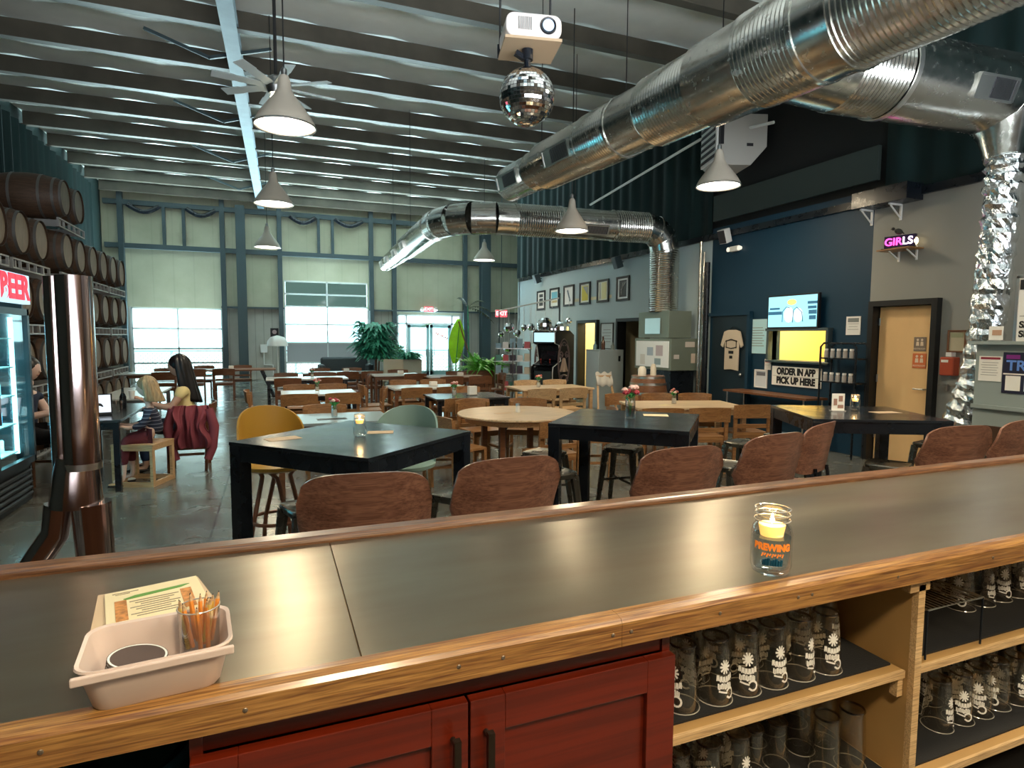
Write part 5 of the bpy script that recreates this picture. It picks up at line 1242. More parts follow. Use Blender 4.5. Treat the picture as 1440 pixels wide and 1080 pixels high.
# rack of hanging disco balls
ra = PY(702,437,14.6); rb_ = PY(787,419,13.0)
a0 = Vector((ra.x,14.6,2.35)); b0 = Vector((rb_.x,13.6,2.55))
a0.z = ra.z; b0 = Vector((PY(787,419,13.9).x,13.9,PY(787,419,13.9).z))
dr = thing('hanging_rack', 'thin steel pipe frame from which many small mirror balls hang', 'rack', (0,0,0))
MB().cyl(a0,(a0.x,a0.y,0),.018,8).build('post', M['steel_dark'], dr); MB().cyl(b0+Vector((0,0,.12)),(b0.x,b0.y,0),.022,8).build('post', M['steel_dark'], dr); MB().cyl(a0,b0,.018,8).build('cross_pipe', M['white'], dr)
MB().box((a0.x,a0.y,.015),(.4,.4,.03)).build('foot', M['black'], dr); MB().box((b0.x,b0.y,.015),(.4,.4,.03)).build('foot', M['black'], dr)
sizes = [(705,470,4,'at the far left, level with the exit sign'),(716,461,7,'left end of the upper row, medium size'),(728,469,5,'below and right of the first medium one'),(737,461,4.5,'small, third in the upper row'),(747,460,5,'small, fourth in the upper row'),(753,466,4,'tiny, below the fourth'),(766,457,10,'large, over the arcade cabinet left corner'),(776,463,5,'small, right of the large one'),(790,462,10,'largest, directly above the arcade cabinet'),(812-12,451,4,'tiny dark one at the right end'),(715,490,6,'lower row, medium size over the fern'),(709,503,5,'lowest, nearly touching the fern'),(724,486,4.5,'lower row, second'),(736,487,4,'lower row, third'),(745,489,3.5,'lower row, right end')]
for x,y,r_,lb in sizes:
    tt = min(1,max(0,(x-702)/85)); yb = a0.y+(b0.y-a0.y)*tt; c_ = PY(x,y,yb); rr_ = r_/50
    t = thing('mirror_ball', 'small hanging mirror ball, '+lb, 'mirror ball', c_, 0, 'mirror balls on the pipe rack')
    mb = MB(); mb.ball((0,0,0),rr_,14); mb.build('ball_body', M['chrome'], t)
    zt_ = a0.z+(b0.z-a0.z)*tt; MB().cyl((0,0,rr_),(0,0,max(rr_+.02,zt_-c_.z)),.004,5).build('cord', M['white'], t)

# plants
def leafy(mb, c, n, R_, H_, L, wd, m, droop=.5, up=.6):
    mb.use(m)
    for k in range(n):
        a = random.uniform(0,2*pi); rr_ = R_*random.random()**.6; z = H_*random.random()
        p0 = Vector((c[0]+rr_*cos(a)*.5,c[1]+rr_*sin(a)*.5,c[2]+z*.6)); d = Vector((cos(a),sin(a),up+random.uniform(-.3,.5))).normalized()
        l_ = L*random.uniform(.6,1.2); s = d.cross(Vector((0,0,1))).normalized()*wd*random.uniform(.7,1.2)
        p1 = p0+d*l_*.5+Vector((0,0,.02)); p2 = p0+d*l_+Vector((0,0,-droop*l_))
        nrm = s.cross(d).normalized()*.003
        mb.add([p0,p1+s,p2,p1-s,p0+nrm,p1+s+nrm,p2+nrm,p1-s+nrm],[(0,1,2,3),(7,6,5,4),(0,4,5,1),(1,5,6,2),(2,6,7,3),(3,7,4,0)])
def frond(mb, base, d, L, wd, m, n=12, droop=.6):
    mb.use(m); d = Vector(d).normalized(); pts = []
    for i in range(n+1):
        t = i/n; pts.append(Vector(base)+d*L*t+Vector((0,0,-droop*L*t*t)))
    mb.tube(pts,.006,4)
    for i in range(1,n+1):
        tng = (pts[i]-pts[i-1]).normalized(); s = tng.cross(Vector((0,0,1))).normalized(); w_ = wd*sin(pi*min(.98,(i/n)*.9+.08))
        for sg_ in (-1,1):
            a = pts[i]; b = a+s*sg_*w_+tng*w_*.4-Vector((0,0,w_*.25)); h_ = tng*(L/n*.42)
            mb.add([a-h_,a+h_,b,a-h_+Vector((0,0,.004)),a+h_+Vector((0,0,.004)),b+Vector((0,0,.004))],[(0,1,2),(5,4,3),(0,3,4,1),(1,4,5,2),(2,5,3,0)])
def pot(t, r, h, m): MB().lathe([(0,0),(r*.8,0),(r,h),(r*.93,h),(r*.9,h-.04),(0,h-.04)],24).build('pot', m, t, smooth=True)
M['pot'] = mat('grey_planter',(.30,.32,.28),.6)
random.seed(11)
def plant_at(px, Y): q = PY(px,520,Y); return q.x
x = plant_at(528,20.0); t = thing('potted_tree', 'bushy dark teal-green palm-like plant left of the entrance', 'plant', (x,20,0)); pot(t,.3,.5,M['pot'])
MB().tube([(0,0,.4),(.03,0,1.0),(0,.02,1.5)],[.05,.04,.03],8).tube([(.1,0,.4),(.16,.05,1.3)],[.03,.02],8).build('stem', M['oak_dark'], t, smooth=True)
mb = MB(); leafy(mb,(0,0,.85),620,1.0,1.8,.5,.07,M['leaf_t'],.5,.5)
for k in range(16): a = k*.9; frond(mb,(0,0,1.35),(cos(a),sin(a),.7),1.15,.18,M['leaf_t'],10,.7)
mb.build('foliage', None, t)
x = plant_at(556,20.3); t = thing('potted_tree', 'smaller bright green bush just right of the teal palm', 'plant', (x+.2,21.9,0)); pot(t,.25,.45,M['pot'])
MB().tube([(0,0,.4),(0,0,1.1)],[.04,.02],8).build('stem', M['oak_dark'], t)
mb = MB(); leafy(mb,(0,0,.6),340,.6,1.0,.36,.05,M['leaf'],.4,.5); mb.build('foliage', None, t)
x = plant_at(575,19.0); t = thing('planter_box', 'square planter box with low leafy plant before the entrance door', 'plant', (x,19.0,0))
MB().box((0,0,.45),(.72,.5,.9)).build('box', M['pot'], t, bevel=.01); mb = MB(); leafy(mb,(0,0,.86),200,.5,.25,.32,.05,M['leaf_t'],.4,.6); mb.build('foliage', None, t)
x = plant_at(641,19.0); t = thing('banana_plant', 'tall plant with one huge lime green leaf beside the entrance door', 'plant', (x,19.0,0)); pot(t,.22,.4,M['pot'])
lime = mat('lime_leaf',(.35,.85,.02),.4,noise=.3,nscale=3)
mb = MB()
def bleaf(u,v):
    w_ = .26*sin(pi*min(.97,v*.9+.06))**.8; return ((w_*(2*u-1)+.1*v, .1*abs(2*u-1)-.1*v, .75+1.45*v),(0,1,0))
mb.shell(bleaf,8,16,.006); mb.build('leaf', lime, t, smooth=True)
MB().tube([(0,0,.35),(0,0,.75),(.1,-.1,2.1)],[.03,.02,.008],8).build('stem', M['leaf'], t)
mb = MB(); mb.shell(lambda u,v:((-.2-1.0*v, .18*(2*u-1)*sin(pi*min(.97,v*.9+.05)), 2.05+.2*v-.35*v*v),(0,0,1)),6,12,.006); mb.build('leaf', M['leaf_b'], t, smooth=True)
x = plant_at(660,18.0); t = thing('dry_palm', 'tall dry palm frond on a leaning dark stick against the column', 'plant', (x,18.0,0)); pot(t,.2,.35,M['pot'])
MB().tube([(.25,0,.3),(-.35,0,2.1)],.02,8).build('stick', M['oak_dark'], t); MB().tube([(0,0,.3),(-.05,0,2.6)],[.03,.02],8).build('stem', M['leaf_t'], t)
mb = MB(); 
for d in ((1,0,.5),(.8,.1,.1),(-.4,0,1),(.6,-.2,.9)): frond(mb,(-.05,0,2.5),d,.9,.22,mat('dry_leaf',(.07,.09,.05),.6) if 'dry_leaf' not in bpy.data.materials else bpy.data.materials['dry_leaf'],10,.6)
mb.build('foliage', None, t)
x = PY(680,520,14.2).x; t = thing('fern', 'large bright green fern in front of the mirror ball rack', 'plant', (x,14.2,0))
MB().box((0,0,.4),(.9,.4,.8)).build('planter', M['oak_dark'], t, bevel=.01)
mb = MB()
for k in range(150):
    a = random.uniform(0,2*pi); frond(mb,(random.uniform(-.3,.3),random.uniform(-.1,.1),.8),(cos(a),sin(a)*.8,random.uniform(.4,1.9)),random.uniform(.55,.9),.055,M['leaf_b'],16,random.uniform(.3,.9))
mb.build('fronds', None, t)
# exit signs
def exit_sign(p_, rz, label):
    t = thing('exit_sign', label, 'exit sign', p_, rz)
    MB().box((0,0,0),(.36,.06,.22)).build('sign_box', emis('exit_red',(1,.10,.13),1.1) if 'exit_red' not in bpy.data.materials else bpy.data.materials['exit_red'], t, bevel=.008)
    text('EXIT', .17, emis('exit_letters',(1,.8,.8),1.5) if 'exit_letters' not in bpy.data.materials else bpy.data.materials['exit_letters'], t, (0,-.033,0), FRONT, 'sign_lettering', .004, bold=.004)
    return t
q = PY(603,435,YF-.25); t = exit_sign((q.x,YF-.24,q.z), 0, 'red EXIT sign with two lamp heads above the entrance doors')
for sx in (-1,1): MB().ball((sx*.27,-.03,0),.085,12).build('lamp_head', M['paper'], t, smooth=True)
q = PY(705,441,17.5); t = exit_sign((q.x,17.5,q.z), R(-10), 'small red EXIT sign hanging behind the mirror balls'); MB().cyl((0,0,.1),(0,0,ZC+.1-q.z),.012,6).build('hanger', M['steel_dark'], t)
# far wall odds: poster, wall box, white lamp, couch
q = PY(386,468,YF); t = thing('poster', 'small dark poster on the white ribbed wall right of the blue column', 'poster', (q.x,YF+.02,q.z)); MB().box((0,0,0),(.28,.02,.34)).build('paper', M['ink'], t); MB().ball((0,-.01,.03),.08,12,(1,.1,1)).build('printed_block', mat('pink_print',(.5,.35,.35),.6), t)
q = PY(371,490,YF); t = thing('wall_conduit', 'small electrical box with bent conduit on the white ribbed wall', 'electrical box', (q.x,YF-.0,q.z)); MB().box((0,-.02,0),(.24,.14,.3)).build('box', M['white'], t); MB().tube([(0,-.02,-.15),(0,-.02,-.6),(.3,-.02,-.62),(.3,-.02,-1.0)],.025,8).build('conduit', M['white'], t)
x = PY(391,520,20.5).x; t = thing('arc_lamp', 'white domed floor lamp before the ribbed wall by the garage door', 'floor lamp', (x,20.5,0)); MB().lathe([(0,0),(.18,0),(.18,.03),(0,.03)],20).build('base', M['white'], t); MB().cyl((0,0,.03),(0,0,1.5),.02,8).build('pole', M['white'], t); MB().lathe([(.32,1.3),(.3,1.45),(.2,1.58),(.0,1.64)],24).build('lamp_shade', M['white'], t, smooth=True)
x0_,x1_ = PY(455,522,21).x, PY(510,522,21).x
t = thing('couch', 'dark grey upholstered couch in front of the garage door', 'couch', ((x0_+x1_)/2+.1,21.2,0), 0); wc = x1_-x0_+.3
m = mat('dark_grey_upholstery',(.05,.06,.065),.8)
MB().box((0,0,.25),(wc,.8,.34)).build('seat', m, t, bevel=.05); MB().box((0,.38,.6),(wc,.2,.6)).build('backrest', m, t, bevel=.07)
for sx in (-1,1): MB().box((sx*(wc/2),0,.42),(.2,.85,.5)).build('armrest', m, t, bevel=.06)
for sx in (-1,1): MB().box((sx*(wc/2-.2),0,.04),(.06,.6,.08)).build('leg', M['black'], t)
x = PY(544,525,17.5).x; t = thing('lounge_chair', 'pale woven lounge chair with wooden legs near the planter', 'chair', (x,17.5,0), R(140)); m = mat('woven_cream',(.42,.38,.30),.8,bump=.4,bscale=60)
MB().shell(lambda u,v:((.32*(2*u-1),-.28+.08*(2*u-1)**2*-1,.35+.6*v),(0,-1,0)),10,6,.04).build('backrest', m, t, smooth=True); MB().box((0,0,.38),(.6,.55,.08)).build('seat', m, t, bevel=.02)
for sx in (-1,1):
    for sy in (-1,1): MB().bar((sx*.22,sy*.2,.36),(sx*.28,sy*.26,0),.035).build('leg', M['light_oak'], t)
    MB().box((sx*.3,-.02,.56),(.05,.5,.04)).build('armrest', M['light_oak'], t)
# ================================================================ GLASSES UNDER THE BAR
M['printw'] = mat('white_glass_print', (.85,.84,.80), .5)
def make_pint(h=.148, r0=.0285, r1=.0405, printed=True, name='pint_glass'):
    """upturned glass: rim on the shelf, base up"""
    t = thing(name, None, 'glass')
    pr = [(r1-.0015,0),(r1,.0),(r1,.003),(r0+(r1-r0)*.15,h*.85),(r0,h-.012),(r0-.001,h),(0,h),(0,h-.014),(r0-.003,h-.016),(r1-.0025,.004),(r1-.0015,0)]
    MB().lathe(pr,24).build('glass_body', M['glass_dark'], t, smooth=True)
    MB().tube([(r1*cos(2*pi*k/24),r1*sin(2*pi*k/24),.0015) for k in range(24)],.0013,5,closed=True).build('rim', M['glass_edge'], t, smooth=True)
    MB().tube([((r0-.001)*cos(2*pi*k/24),(r0-.001)*sin(2*pi*k/24),h-.004) for k in range(24)],.0028,6,closed=True).build('base_ring', M['glass_base'], t, smooth=True)
    if printed:
        p = MB()
        def R_(z): return r1+(r0-r1)*min(1,z/(h*.85))*.88+.0008
        def strip(a0,z0,a1,z1,w_):     # printed stroke on the glass
            n = 4; d = Vector((a1-a0,z1-z0)); L = max(1e-6,(Vector(((a1-a0)*r1,z1-z0))).length); nx,nz = -(z1-z0)/L, (a1-a0)*r1/L
            vs = []
            for i in range(n+1):
                a = a0+(a1-a0)*i/n; z = z0+(z1-z0)*i/n
                for s in (-1,1):
                    aa = a+s*nx*w_/2/r1; zz = z+s*nz*w_/2; r_ = R_(zz); vs.append((r_*cos(aa),r_*sin(aa),zz))
            p.add(vs,[(2*i,2*i+1,2*i+3,2*i+2) for i in range(n)])
        for base in (-pi/2, pi/2):
            for k in range(5): a = k*pi/5; strip(base-.38*cos(a),.088-.016*sin(a),base+.38*cos(a),.088+.016*sin(a),.0045)
            for k in range(6):
                a = base-.5+k*.2; z = .060-.006*cos((k-2.5)*.5); strip(a-.06,z,a-.04,z+.013,.0035); strip(a+.05,z,a+.03,z+.013,.0035); strip(a-.06,z+(.002 if k%2 else .012),a+.05,z+(.012 if k%2 else .002),.003)
            for k in range(5): a = base-.42+k*.2; strip(a-.05,.040,a-.05,.052,.0035); strip(a-.05,.040+.011*(k%2),a+.06,.040+.011*(k%2),.0035); strip(a+.05,.040,a+.05,.050,.003)
            pts = [(base+.3+.28*cos(q),.028+.011*sin(q)) for q in [2.6,2.0,1.4,.8,.2,-.4,-1.0,-1.7,-2.6]]
            for (a,b),(c_,d) in zip(pts,pts[1:]): strip(a,b,c_,d,.0045)
            strip(base-.45,.035,base+.1,.030,.004)
        p.build('glass_print', M['printw'], t)
    return t
M['glass_edge'] = mat('glass_rim_highlight', (.55,.52,.46), .1, metal=.3)
M['glass_base'] = thin_glass('thick_glass_base', (.45,.36,.27), .05, .3)
g_p = make_pint(); g_c = make_pint(.155,.030,.037,False,'highball_glass'); g_s = make_pint(.12,.024,.032,False,'tasting_glass')
ORD = ['first','second','third','fourth','fifth','sixth','seventh','eighth']
rown = ['front row','second row','third row','back row']
def rowset(src, x0, y0, z, n, rows_, dx, dy, where, kind, skip=()):
    for j in range(rows_):
        for i in range(n):
            if (i,j) in skip: continue
            random.seed(i*7+j*13+int(z*100))
            put(src, x0+i*dx+(.012 if j%2 else 0)+random.uniform(-.003,.003), y0+j*dy+random.uniform(-.003,.003), random.uniform(-1.5,.3), f'upturned {kind}, {where}, {rown[j]}, {ORD[i]} from the left', z=z, group=f'{kind}s under the bar')
zs1 = .785+.0148
rowset(g_p, .835, 1.06, zs1, 7, 4, .0865, .088, 'upper left shelf', 'printed pint glass', skip=((6,0),))
zs2 = .50+.0148
rowset(g_p, .86, 1.10, zs2, 3, 3, .088, .09, 'second left shelf', 'printed pint glass')
rowset(g_s, 1.12, 1.13, zs2, 2, 3, .075, .085, 'middle of second left shelf', 'small tasting glass')
rowset(g_c, 1.29, 1.06, zs2, 2, 3, .085, .09, 'right part of second left shelf', 'plain highball glass')
rowset(g_p, 1.95, 1.16, zs1, 6, 3, .088, .09, 'upper right shelf', 'printed pint glass')
rowset(g_p, 1.60, 1.10, .48+.0148, 8, 3, .09, .09, 'lower right shelf', 'printed pint glass', skip=((0,0),(1,0)))
# wire rack on the upper right shelf
wr = thing('wire_rack', 'black wire rack standing on the upper right shelf beside the divider', 'rack', (1.54,.99,zs1)); hw_ = .13
w_ = MB()
for k in range(14): w_.cyl((.005+k*.016,.0,hw_),(.005+k*.016,.30,hw_),.0018,5)
w_.build('wires', M['galv_bright'], wr)
MB().tube([(0,0,hw_),(.22,0,hw_),(.22,.30,hw_),(0,.30,hw_)],.0032,6,closed=True).build('outer_wire', M['galv_bright'], wr)
for x,y in ((.22,0),(.22,.3),(.0,.3),(0.0,0)): MB().cyl((x,y,0),(x,y,hw_),.003,6).build('leg', M['black'], wr)

# ================================================================ THINGS ON THE BAR TOP
def mason_jar(loc, label, s=1.0, printed=True, lit=True, orange=True):
    t = thing('jar_candle', label, 'candle', loc, R(-42))
    pr = [(0,.002),(.026,.0),(.036,.006),(.040,.02),(.040,.085),(.037,.098),(.032,.106),(.0315,.109),(.0345,.111),(.0345,.116),(.0318,.118),(.0318,.121),(.0342,.123),(.0342,.128),(.032,.132),(.0335,.136),(.032,.137),(.030,.135)]
    pr = [(a*s,b*s) for a,b in pr]; MB().lathe(pr,32).build('jar_glass', M['jarg'], t, smooth=True)
    for zz_ in (.113,.125,.1355): MB().tube([(.0345*s*cos(2*pi*k/28),.0345*s*sin(2*pi*k/28),zz_*s) for k in range(28)],.0011*s,5,closed=True).build('jar_thread', M['glass_edge'], t, smooth=True)
    MB().lathe([(0,.012),(.037,.016),(.041,.033),(.041,.086),(0,.086)],24).build('water', M['water'], t, smooth=True) if s>1.05 else None
    MB().lathe([(0,.079*s),(.022*s,.079*s),(.026*s,.1*s),(.0255*s,.102*s),(0,.1*s)],20).build('candle_wax', M['wax'], t, smooth=True)
    MB().lathe([(0,0),(.004*s,.006*s),(.0045*s,.011*s),(.002*s,.02*s),(0,.026*s)],10,(0,0,.101*s)).build('flame', M['flame'], t, smooth=True)
    l = bpy.data.lights.new('candle_light','POINT'); l.energy = .5; l.color=(1,.6,.25); l.shadow_soft_size=.01; o = bpy.data.objects.new('candle_light', l); C.objects.link(o); o.parent = t; o.location = (0,0,.118*s)
    if printed:
        me = text('BREWING', .0165*s, M['orange'], t, (0,0,0), (0,0,0), 'jar_lettering', .0006, bold=.0011)
        for v in me.data.vertices:       # wrap the letters round the jar
            a = -pi/2+v.co.x/(.0405*s); r_ = (.0408+.0)*s+v.co.z; z = .064*s+v.co.y*1.15-.25*abs(v.co.x)**1.5*0; v.co = (r_*cos(a), r_*sin(a), z)
        me.data.update()
        for k,(a0,z0,cc) in enumerate(((-1.9,.050,'orange'),(-1.2,.050,'orange'))):
            pass
        p = MB()
        for k in range(9):
            a = -pi/2-.5+k*.12; p.tube([(.0409*s*cos(a),.0409*s*sin(a),(.045+.003*(k%2))*s),(.0409*s*cos(a+.07),.0409*s*sin(a+.07),(.052)*s)],.0014*s,4)
        p.build('jar_print', M['orange'], t)
        p = MB()
        for k in range(8):
            a = -pi/2-.42+k*.12; p.tube([(.0409*s*cos(a),.0409*s*sin(a),.028*s),(.0409*s*cos(a+.03),.0409*s*sin(a+.03),(.039+.002*(k%3))*s)],.0024*s,4)
        p.build('jar_print', mat('navy_print',(.01,.08,.13),.4) if 'navy_print' not in bpy.data.materials else bpy.data.materials['navy_print'], t)
    return t
M['jarg'] = thin_glass('jar_glass', (.97,.97,.96), .02, .16); M['water'] = thin_glass('candle_water', (.80,.90,.95), .02, .1); M['orange'] = mat('orange_print',(.85,.22,.02),.4,emit=(.8,.2,.02),estr=.25)
mason_jar((1.04,1.02,BZ+.0005), 'lit mason jar candle with orange lettering standing on the bar top', 1.1)

# cream bin with coasters and golf pencils
cb = thing('plastic_bin', 'cream plastic bin holding coasters at the near left of the bar top', 'bin', (-.172,1.026,BZ+.001), R(6))
W_,D_,H_ = .195,.150,.066
def rrect(w_,d,r,n=5):
    o = []
    for k,(sx,sy) in enumerate(((1,1),(-1,1),(-1,-1),(1,-1))):
        for j in range(n+1): a = k*pi/2+j*pi/2/n; o.append((sx*(w_/2-r)+r*cos(a), sy*(d/2-r)+r*sin(a)))
    return o
def loft(rings, close_top=False, close_bottom=True):
    n = len(rings[0]); vs = [p for q in rings for p in q]; fs = [(i*n+k,i*n+(k+1)%n,(i+1)*n+(k+1)%n,(i+1)*n+k) for i in range(len(rings)-1) for k in range(n)]
    if close_bottom: fs.append(tuple(range(n))[::-1])
    if close_top: fs.append(tuple((len(rings)-1)*n+k for k in range(n)))
    return vs, fs
def rg(w_,d,r,z): return [(a,b,z) for a,b in rrect(w_,d,r)]
vs,fs = loft([rg(W_-.04,D_-.035,.022,0),rg(W_-.03,D_-.025,.026,.006),rg(W_,D_,.03,H_),rg(W_+.006,D_+.006,.03,H_+.002),rg(W_+.004,D_+.004,.03,H_+.005),rg(W_-.006,D_-.006,.028,H_+.003),rg(W_-.04,D_-.035,.022,.006)],True)
MB().add(vs,fs).build('bin_body', M['cream'], cb, smooth=True)
MB().box((0,-D_/2-.003,H_-.004),(W_+.006,.008,.012)).build('bin_lip', M['cream'], cb, bevel=.002)
def bin_pt(x,y,z): v = Matrix.Rotation(R(6),4,'Z') @ Vector((x,y,z)); return (cb.location.x+v.x, cb.location.y+v.y, cb.location.z+v.z)
cs = thing('coaster', None, 'coaster'); cs['category']='coaster'
MB().lathe([(0,0),(.040,0),(.040,.0016),(0,.0016)],32).build('card', mat('coaster_card',(.09,.06,.05),.7), cs); MB().lathe([(.039,.0017),(.036,.0017)],32).build('printed_ring', M['paper'], cs)
for k in range(7):
    c_ = put(cs, *bin_pt(-.034+.001*k,-.004+.0015*(k%3),0)[:2], .3*k, f'round coaster in the cream bin, {ORD[6-k]} from the top of the pile', z=BZ+.013+k*.0055, group='coasters in the cream bin'); c_.rotation_euler = (R(5+k*.5),R(-3+k*.3),.3*k)
gl_ = thing('tumbler', 'clear tumbler full of short golf pencils in the right end of the cream bin', 'glass', bin_pt(.055,.025,.0075), 0)
MB().lathe([(0,.002),(.026,.0),(.028,.004),(.031,.088),(.0297,.088),(.027,.008),(0,.008)],28).build('glass_body', M['jarg'], gl_, smooth=True); MB().tube([(.0307*cos(2*pi*k/28),.0307*sin(2*pi*k/28),.088) for k in range(28)],.0012,5,closed=True).build('rim', M['glass_edge'], gl_, smooth=True)
M['pencil'] = mat('orange_pencil_paint',(.72,.26,.045),.4); M['pencil_y'] = mat('yellow_pencil_paint',(.72,.5,.12),.4)
pn = {}
for nm,m in (('orange',M['pencil']),('yellow',M['pencil_y'])):
    t = thing('golf_pencil', None, 'pencil'); MB().cyl((0,0,0),(0,0,.066),.0036,6).build('pencil_body', m, t); MB().cyl((0,0,.066),(0,0,.076),.0034,6,.001).build('pencil_tip', M['light_oak'], t); MB().cyl((0,0,.075),(0,0,.0785),.0012,6,.0003).build('pencil_lead', M['ink'], t); pn[nm] = t
random.seed(21)
for k in range(13):
    a = 2*pi*k/9; rr_ = .006 if k>8 else .017; nm = 'yellow' if k%4==1 else 'orange'; b = bin_pt(.055,.025,.018)
    o = put(pn[nm], b[0]+rr_*cos(a), b[1]+rr_*sin(a), 0, f'{nm} golf pencil standing in the clear tumbler', z=BZ+.019+ (.006 if k%3==0 else 0)+.012, group=f'{nm} golf pencils in the tumbler'); o.rotation_euler = (random.uniform(-.16,.16)-.1*sin(a), random.uniform(-.1,.1)+.12*cos(a), 0)
# sheets behind the bin
def sheet(cx, cy, z, w_, d, rz, m, label, extra=None, grp=None, name='menu_sheet'):
    t = thing(name, label, 'sheet', (cx,cy,z), rz, grp); MB().box((0,0,.0006),(w_,d,.0012)).build('paper', m, t)
    if extra: extra(t)
    return t
M['sheet'] = mat('cream_sheet',(.80,.68,.42),.6); M['sheet2'] = mat('tan_sheet',(.62,.45,.28),.6); M['greenp'] = mat('green_print',(.12,.3,.06),.6); M['orangep'] = mat('orange_border_print',(.70,.30,.09),.6,noise=.5,nscale=90); M['greyp'] = mat('brown_grey_print',(.25,.2,.14),.6)
cp = PZ(215,855,BZ)
mx_,my_ = -.225,1.315
sheet(mx_+.012,my_+.0,BZ+.0012,.175,.225,R(18),M['sheet2'],'tan card at the bottom of the paper stack behind the cream bin')
sheet(mx_-.014,my_-.002,BZ+.0028,.17,.22,R(9),M['sheet2'],'second tan card in the paper stack, turned to the left')
sheet(mx_+.006,my_+.006,BZ+.0044,.165,.215,R(15),M['sheet'],'plain cream sheet below the printed menu in the paper stack')
def pr_(t):
    MB().prism([(-.045,.050),(.052,.062),(.068,.072),(.06,.074),(-.03,.066),(-.05,.056)],.0012,.0019).build('green_banner', M['greenp'], t)
    for sx in (-.055,.058): MB().box((sx,.0,.0016),(.020,.10,.0008)).build('orange_border', M['orangep'], t)
    a = MB()
    for k in range(8): a.box((.002,.036-k*.011,.0016),(.085-.018*(k%3),.0025,.0008))
    a.box((-.045,.092,.0016),(.045,.002,.0008)); a.box((-.05,.085,.0016),(.025,.002,.0008))
    a.build('print_lines', M['greyp'], t)
sheet(mx_,my_,BZ+.006,.16,.21,R(13),M['sheet'],'cream printed menu with green banner and orange borders on top of the paper stack', pr_)
ph = thing('flat_clip', 'dark rimmed clear tray edge lying between the menus and the cream bin', 'tray', (-.19,1.185,BZ+.0085), R(13))
MB().box((0,0,.001),(.15,.035,.002)).build('tray_plate', M['paper'], ph); MB().box((0,-.017,.003),(.16,.004,.006)).build('tray_rim', M['ink'], ph); MB().box((-.078,0,.003),(.004,.036,.006)).build('tray_rim', M['ink'], ph)

# ================================================================ THINGS ON THE TABLES
def vase(loc, label, s=1.0, col=(.35,.03,.05), leaf=True, short=False):
    t = thing('flower_vase', label, 'vase', loc)
    w_ = .038*s; MB().lathe([(0,0),(w_,0),(w_*1.05,.01*s),(w_*1.05,.12*s),(w_*.95,.15*s),(w_*.9,.15*s),(w_*.95,.12*s),(w_*.95,.012*s),(0,.01*s)],16).build('vase_glass', M['jarg'], t, smooth=True)
    MB().lathe([(0,.013*s),(w_*.9,.013*s),(w_*.9,.09*s),(0,.09*s)],14).build('water', M['paper'] if s<1 else M['water'], t, smooth=True)
    random.seed(int(loc[0]*100)%97)
    st_ = MB(); fl = MB(); nm_ = 'petal_%0.2f'%col[0]; m1 = bpy.data.materials.get(nm_) or mat(nm_,col,.6); m2 = bpy.data.materials.get('pale_petal') or mat('pale_petal',(.75,.5,.45),.6)
    for k in range(6):
        a = k*1.1; e_ = Vector((.045*cos(a)*s,.045*sin(a)*s,(.19+.05*random.random())*s)); st_.tube([(0,0,.02*s),(e_.x*.3,e_.y*.3,.12*s),e_],.0018*s,4)
        fl.use(m1 if k%2 else m2); fl.ball(tuple(e_),.024*s,8,(1,1,.8))
        for j in range(5): b = j*2*pi/5; fl.ball((e_.x+.018*s*cos(b),e_.y+.018*s*sin(b),e_.z-.004*s),.012*s,6)
    st_.build('stems', M['leaf'], t); fl.build('flowers', None, t, smooth=True)
    if leaf:
        lf = MB(); leafy(lf,(0,0,.13*s),16,.05*s,.05*s,.06*s,.012*s,M['leaf'],.2,.8); lf.build('leaves', None, t)
    return t
q = PZ(506,613,TH); mason_jar((q.x,q.y,TH+.001), 'unlit looking jar candle on the left black bar table', 1.02, printed=False)
def small_sheet(px,py,z,w_,d,rz,label,name='menu_card'): q = PZ(px,py,z); return sheet(q.x,q.y,z+.001,w_,d,rz,M['sheet2'],label,name=name)
small_sheet(398,617,TH,.20,.12,R(20),'tan menu clipboard on the left end of the left black bar table')
small_sheet(535,608,TH,.17,.11,R(-12),'small tan menu right of the jar candle on the left black bar table')
q = PZ(886,588,TH); vase((q.x,q.y,TH+.001),'glass vase with dark red and white flowers on the middle black bar table',1.05)
q = PZ(922,584,TH); sheet(q.x,q.y,TH+.001,.2,.13,R(-30),M['sheet'],'cream menu card right of the vase on the middle black bar table',name='menu_card')
q = PZ(1202,577,TH); mason_jar((q.x,q.y,TH+.001), 'glowing jar candle on the right black bar table', 1.03, printed=False)
q = PZ(1178,578,TH); t = thing('table_sign', 'standing white menu holder left of the glowing candle on the right black table', 'menu holder', (q.x,q.y,TH+.001), R(-25))
MB().box((0,0,.08),(.11,.006,.15)).build('card', M['paper'], t, bevel=.001); MB().box((0,0,.003),(.12,.06,.006)).build('holder_base', M['glass_edge'], t); a = MB(); a.box((.02,-.0045,.11),(.035,.002,.05)).box((-.025,-.0045,.08),(.03,.002,.06)).box((.02,-.0045,.04),(.05,.002,.03)).build('printed_block', mat('brown_print',(.35,.2,.15),.6), t)
q = PZ(1245,580,TH); t = sheet(q.x,q.y,TH+.001,.24,.12,R(-10),M['sheet2'],'tan menu lying right of the glowing candle on the right black table',name='menu_card')
q = T['d2']; vase((q.x+.02,q.y+.05,.751),'jar vase with small dark red flowers on the grey table behind the mustard chair',.85); sheet(q.x-.02,q.y-.12,.751,.3,.12,R(3),M['ink'],'dark menu board below the jar vase on the grey table',name='menu_card')
q = T['d1']; vase((q.x-.02,q.y,.751),'glass vase of pink flowers on the white table in the left middle',.85,(.4,.08,.08))
q = T['d3']; vase((q.x+.1,q.y,.751),'vase of dark flowers on the long white second row table',.8,(.2,.03,.05))
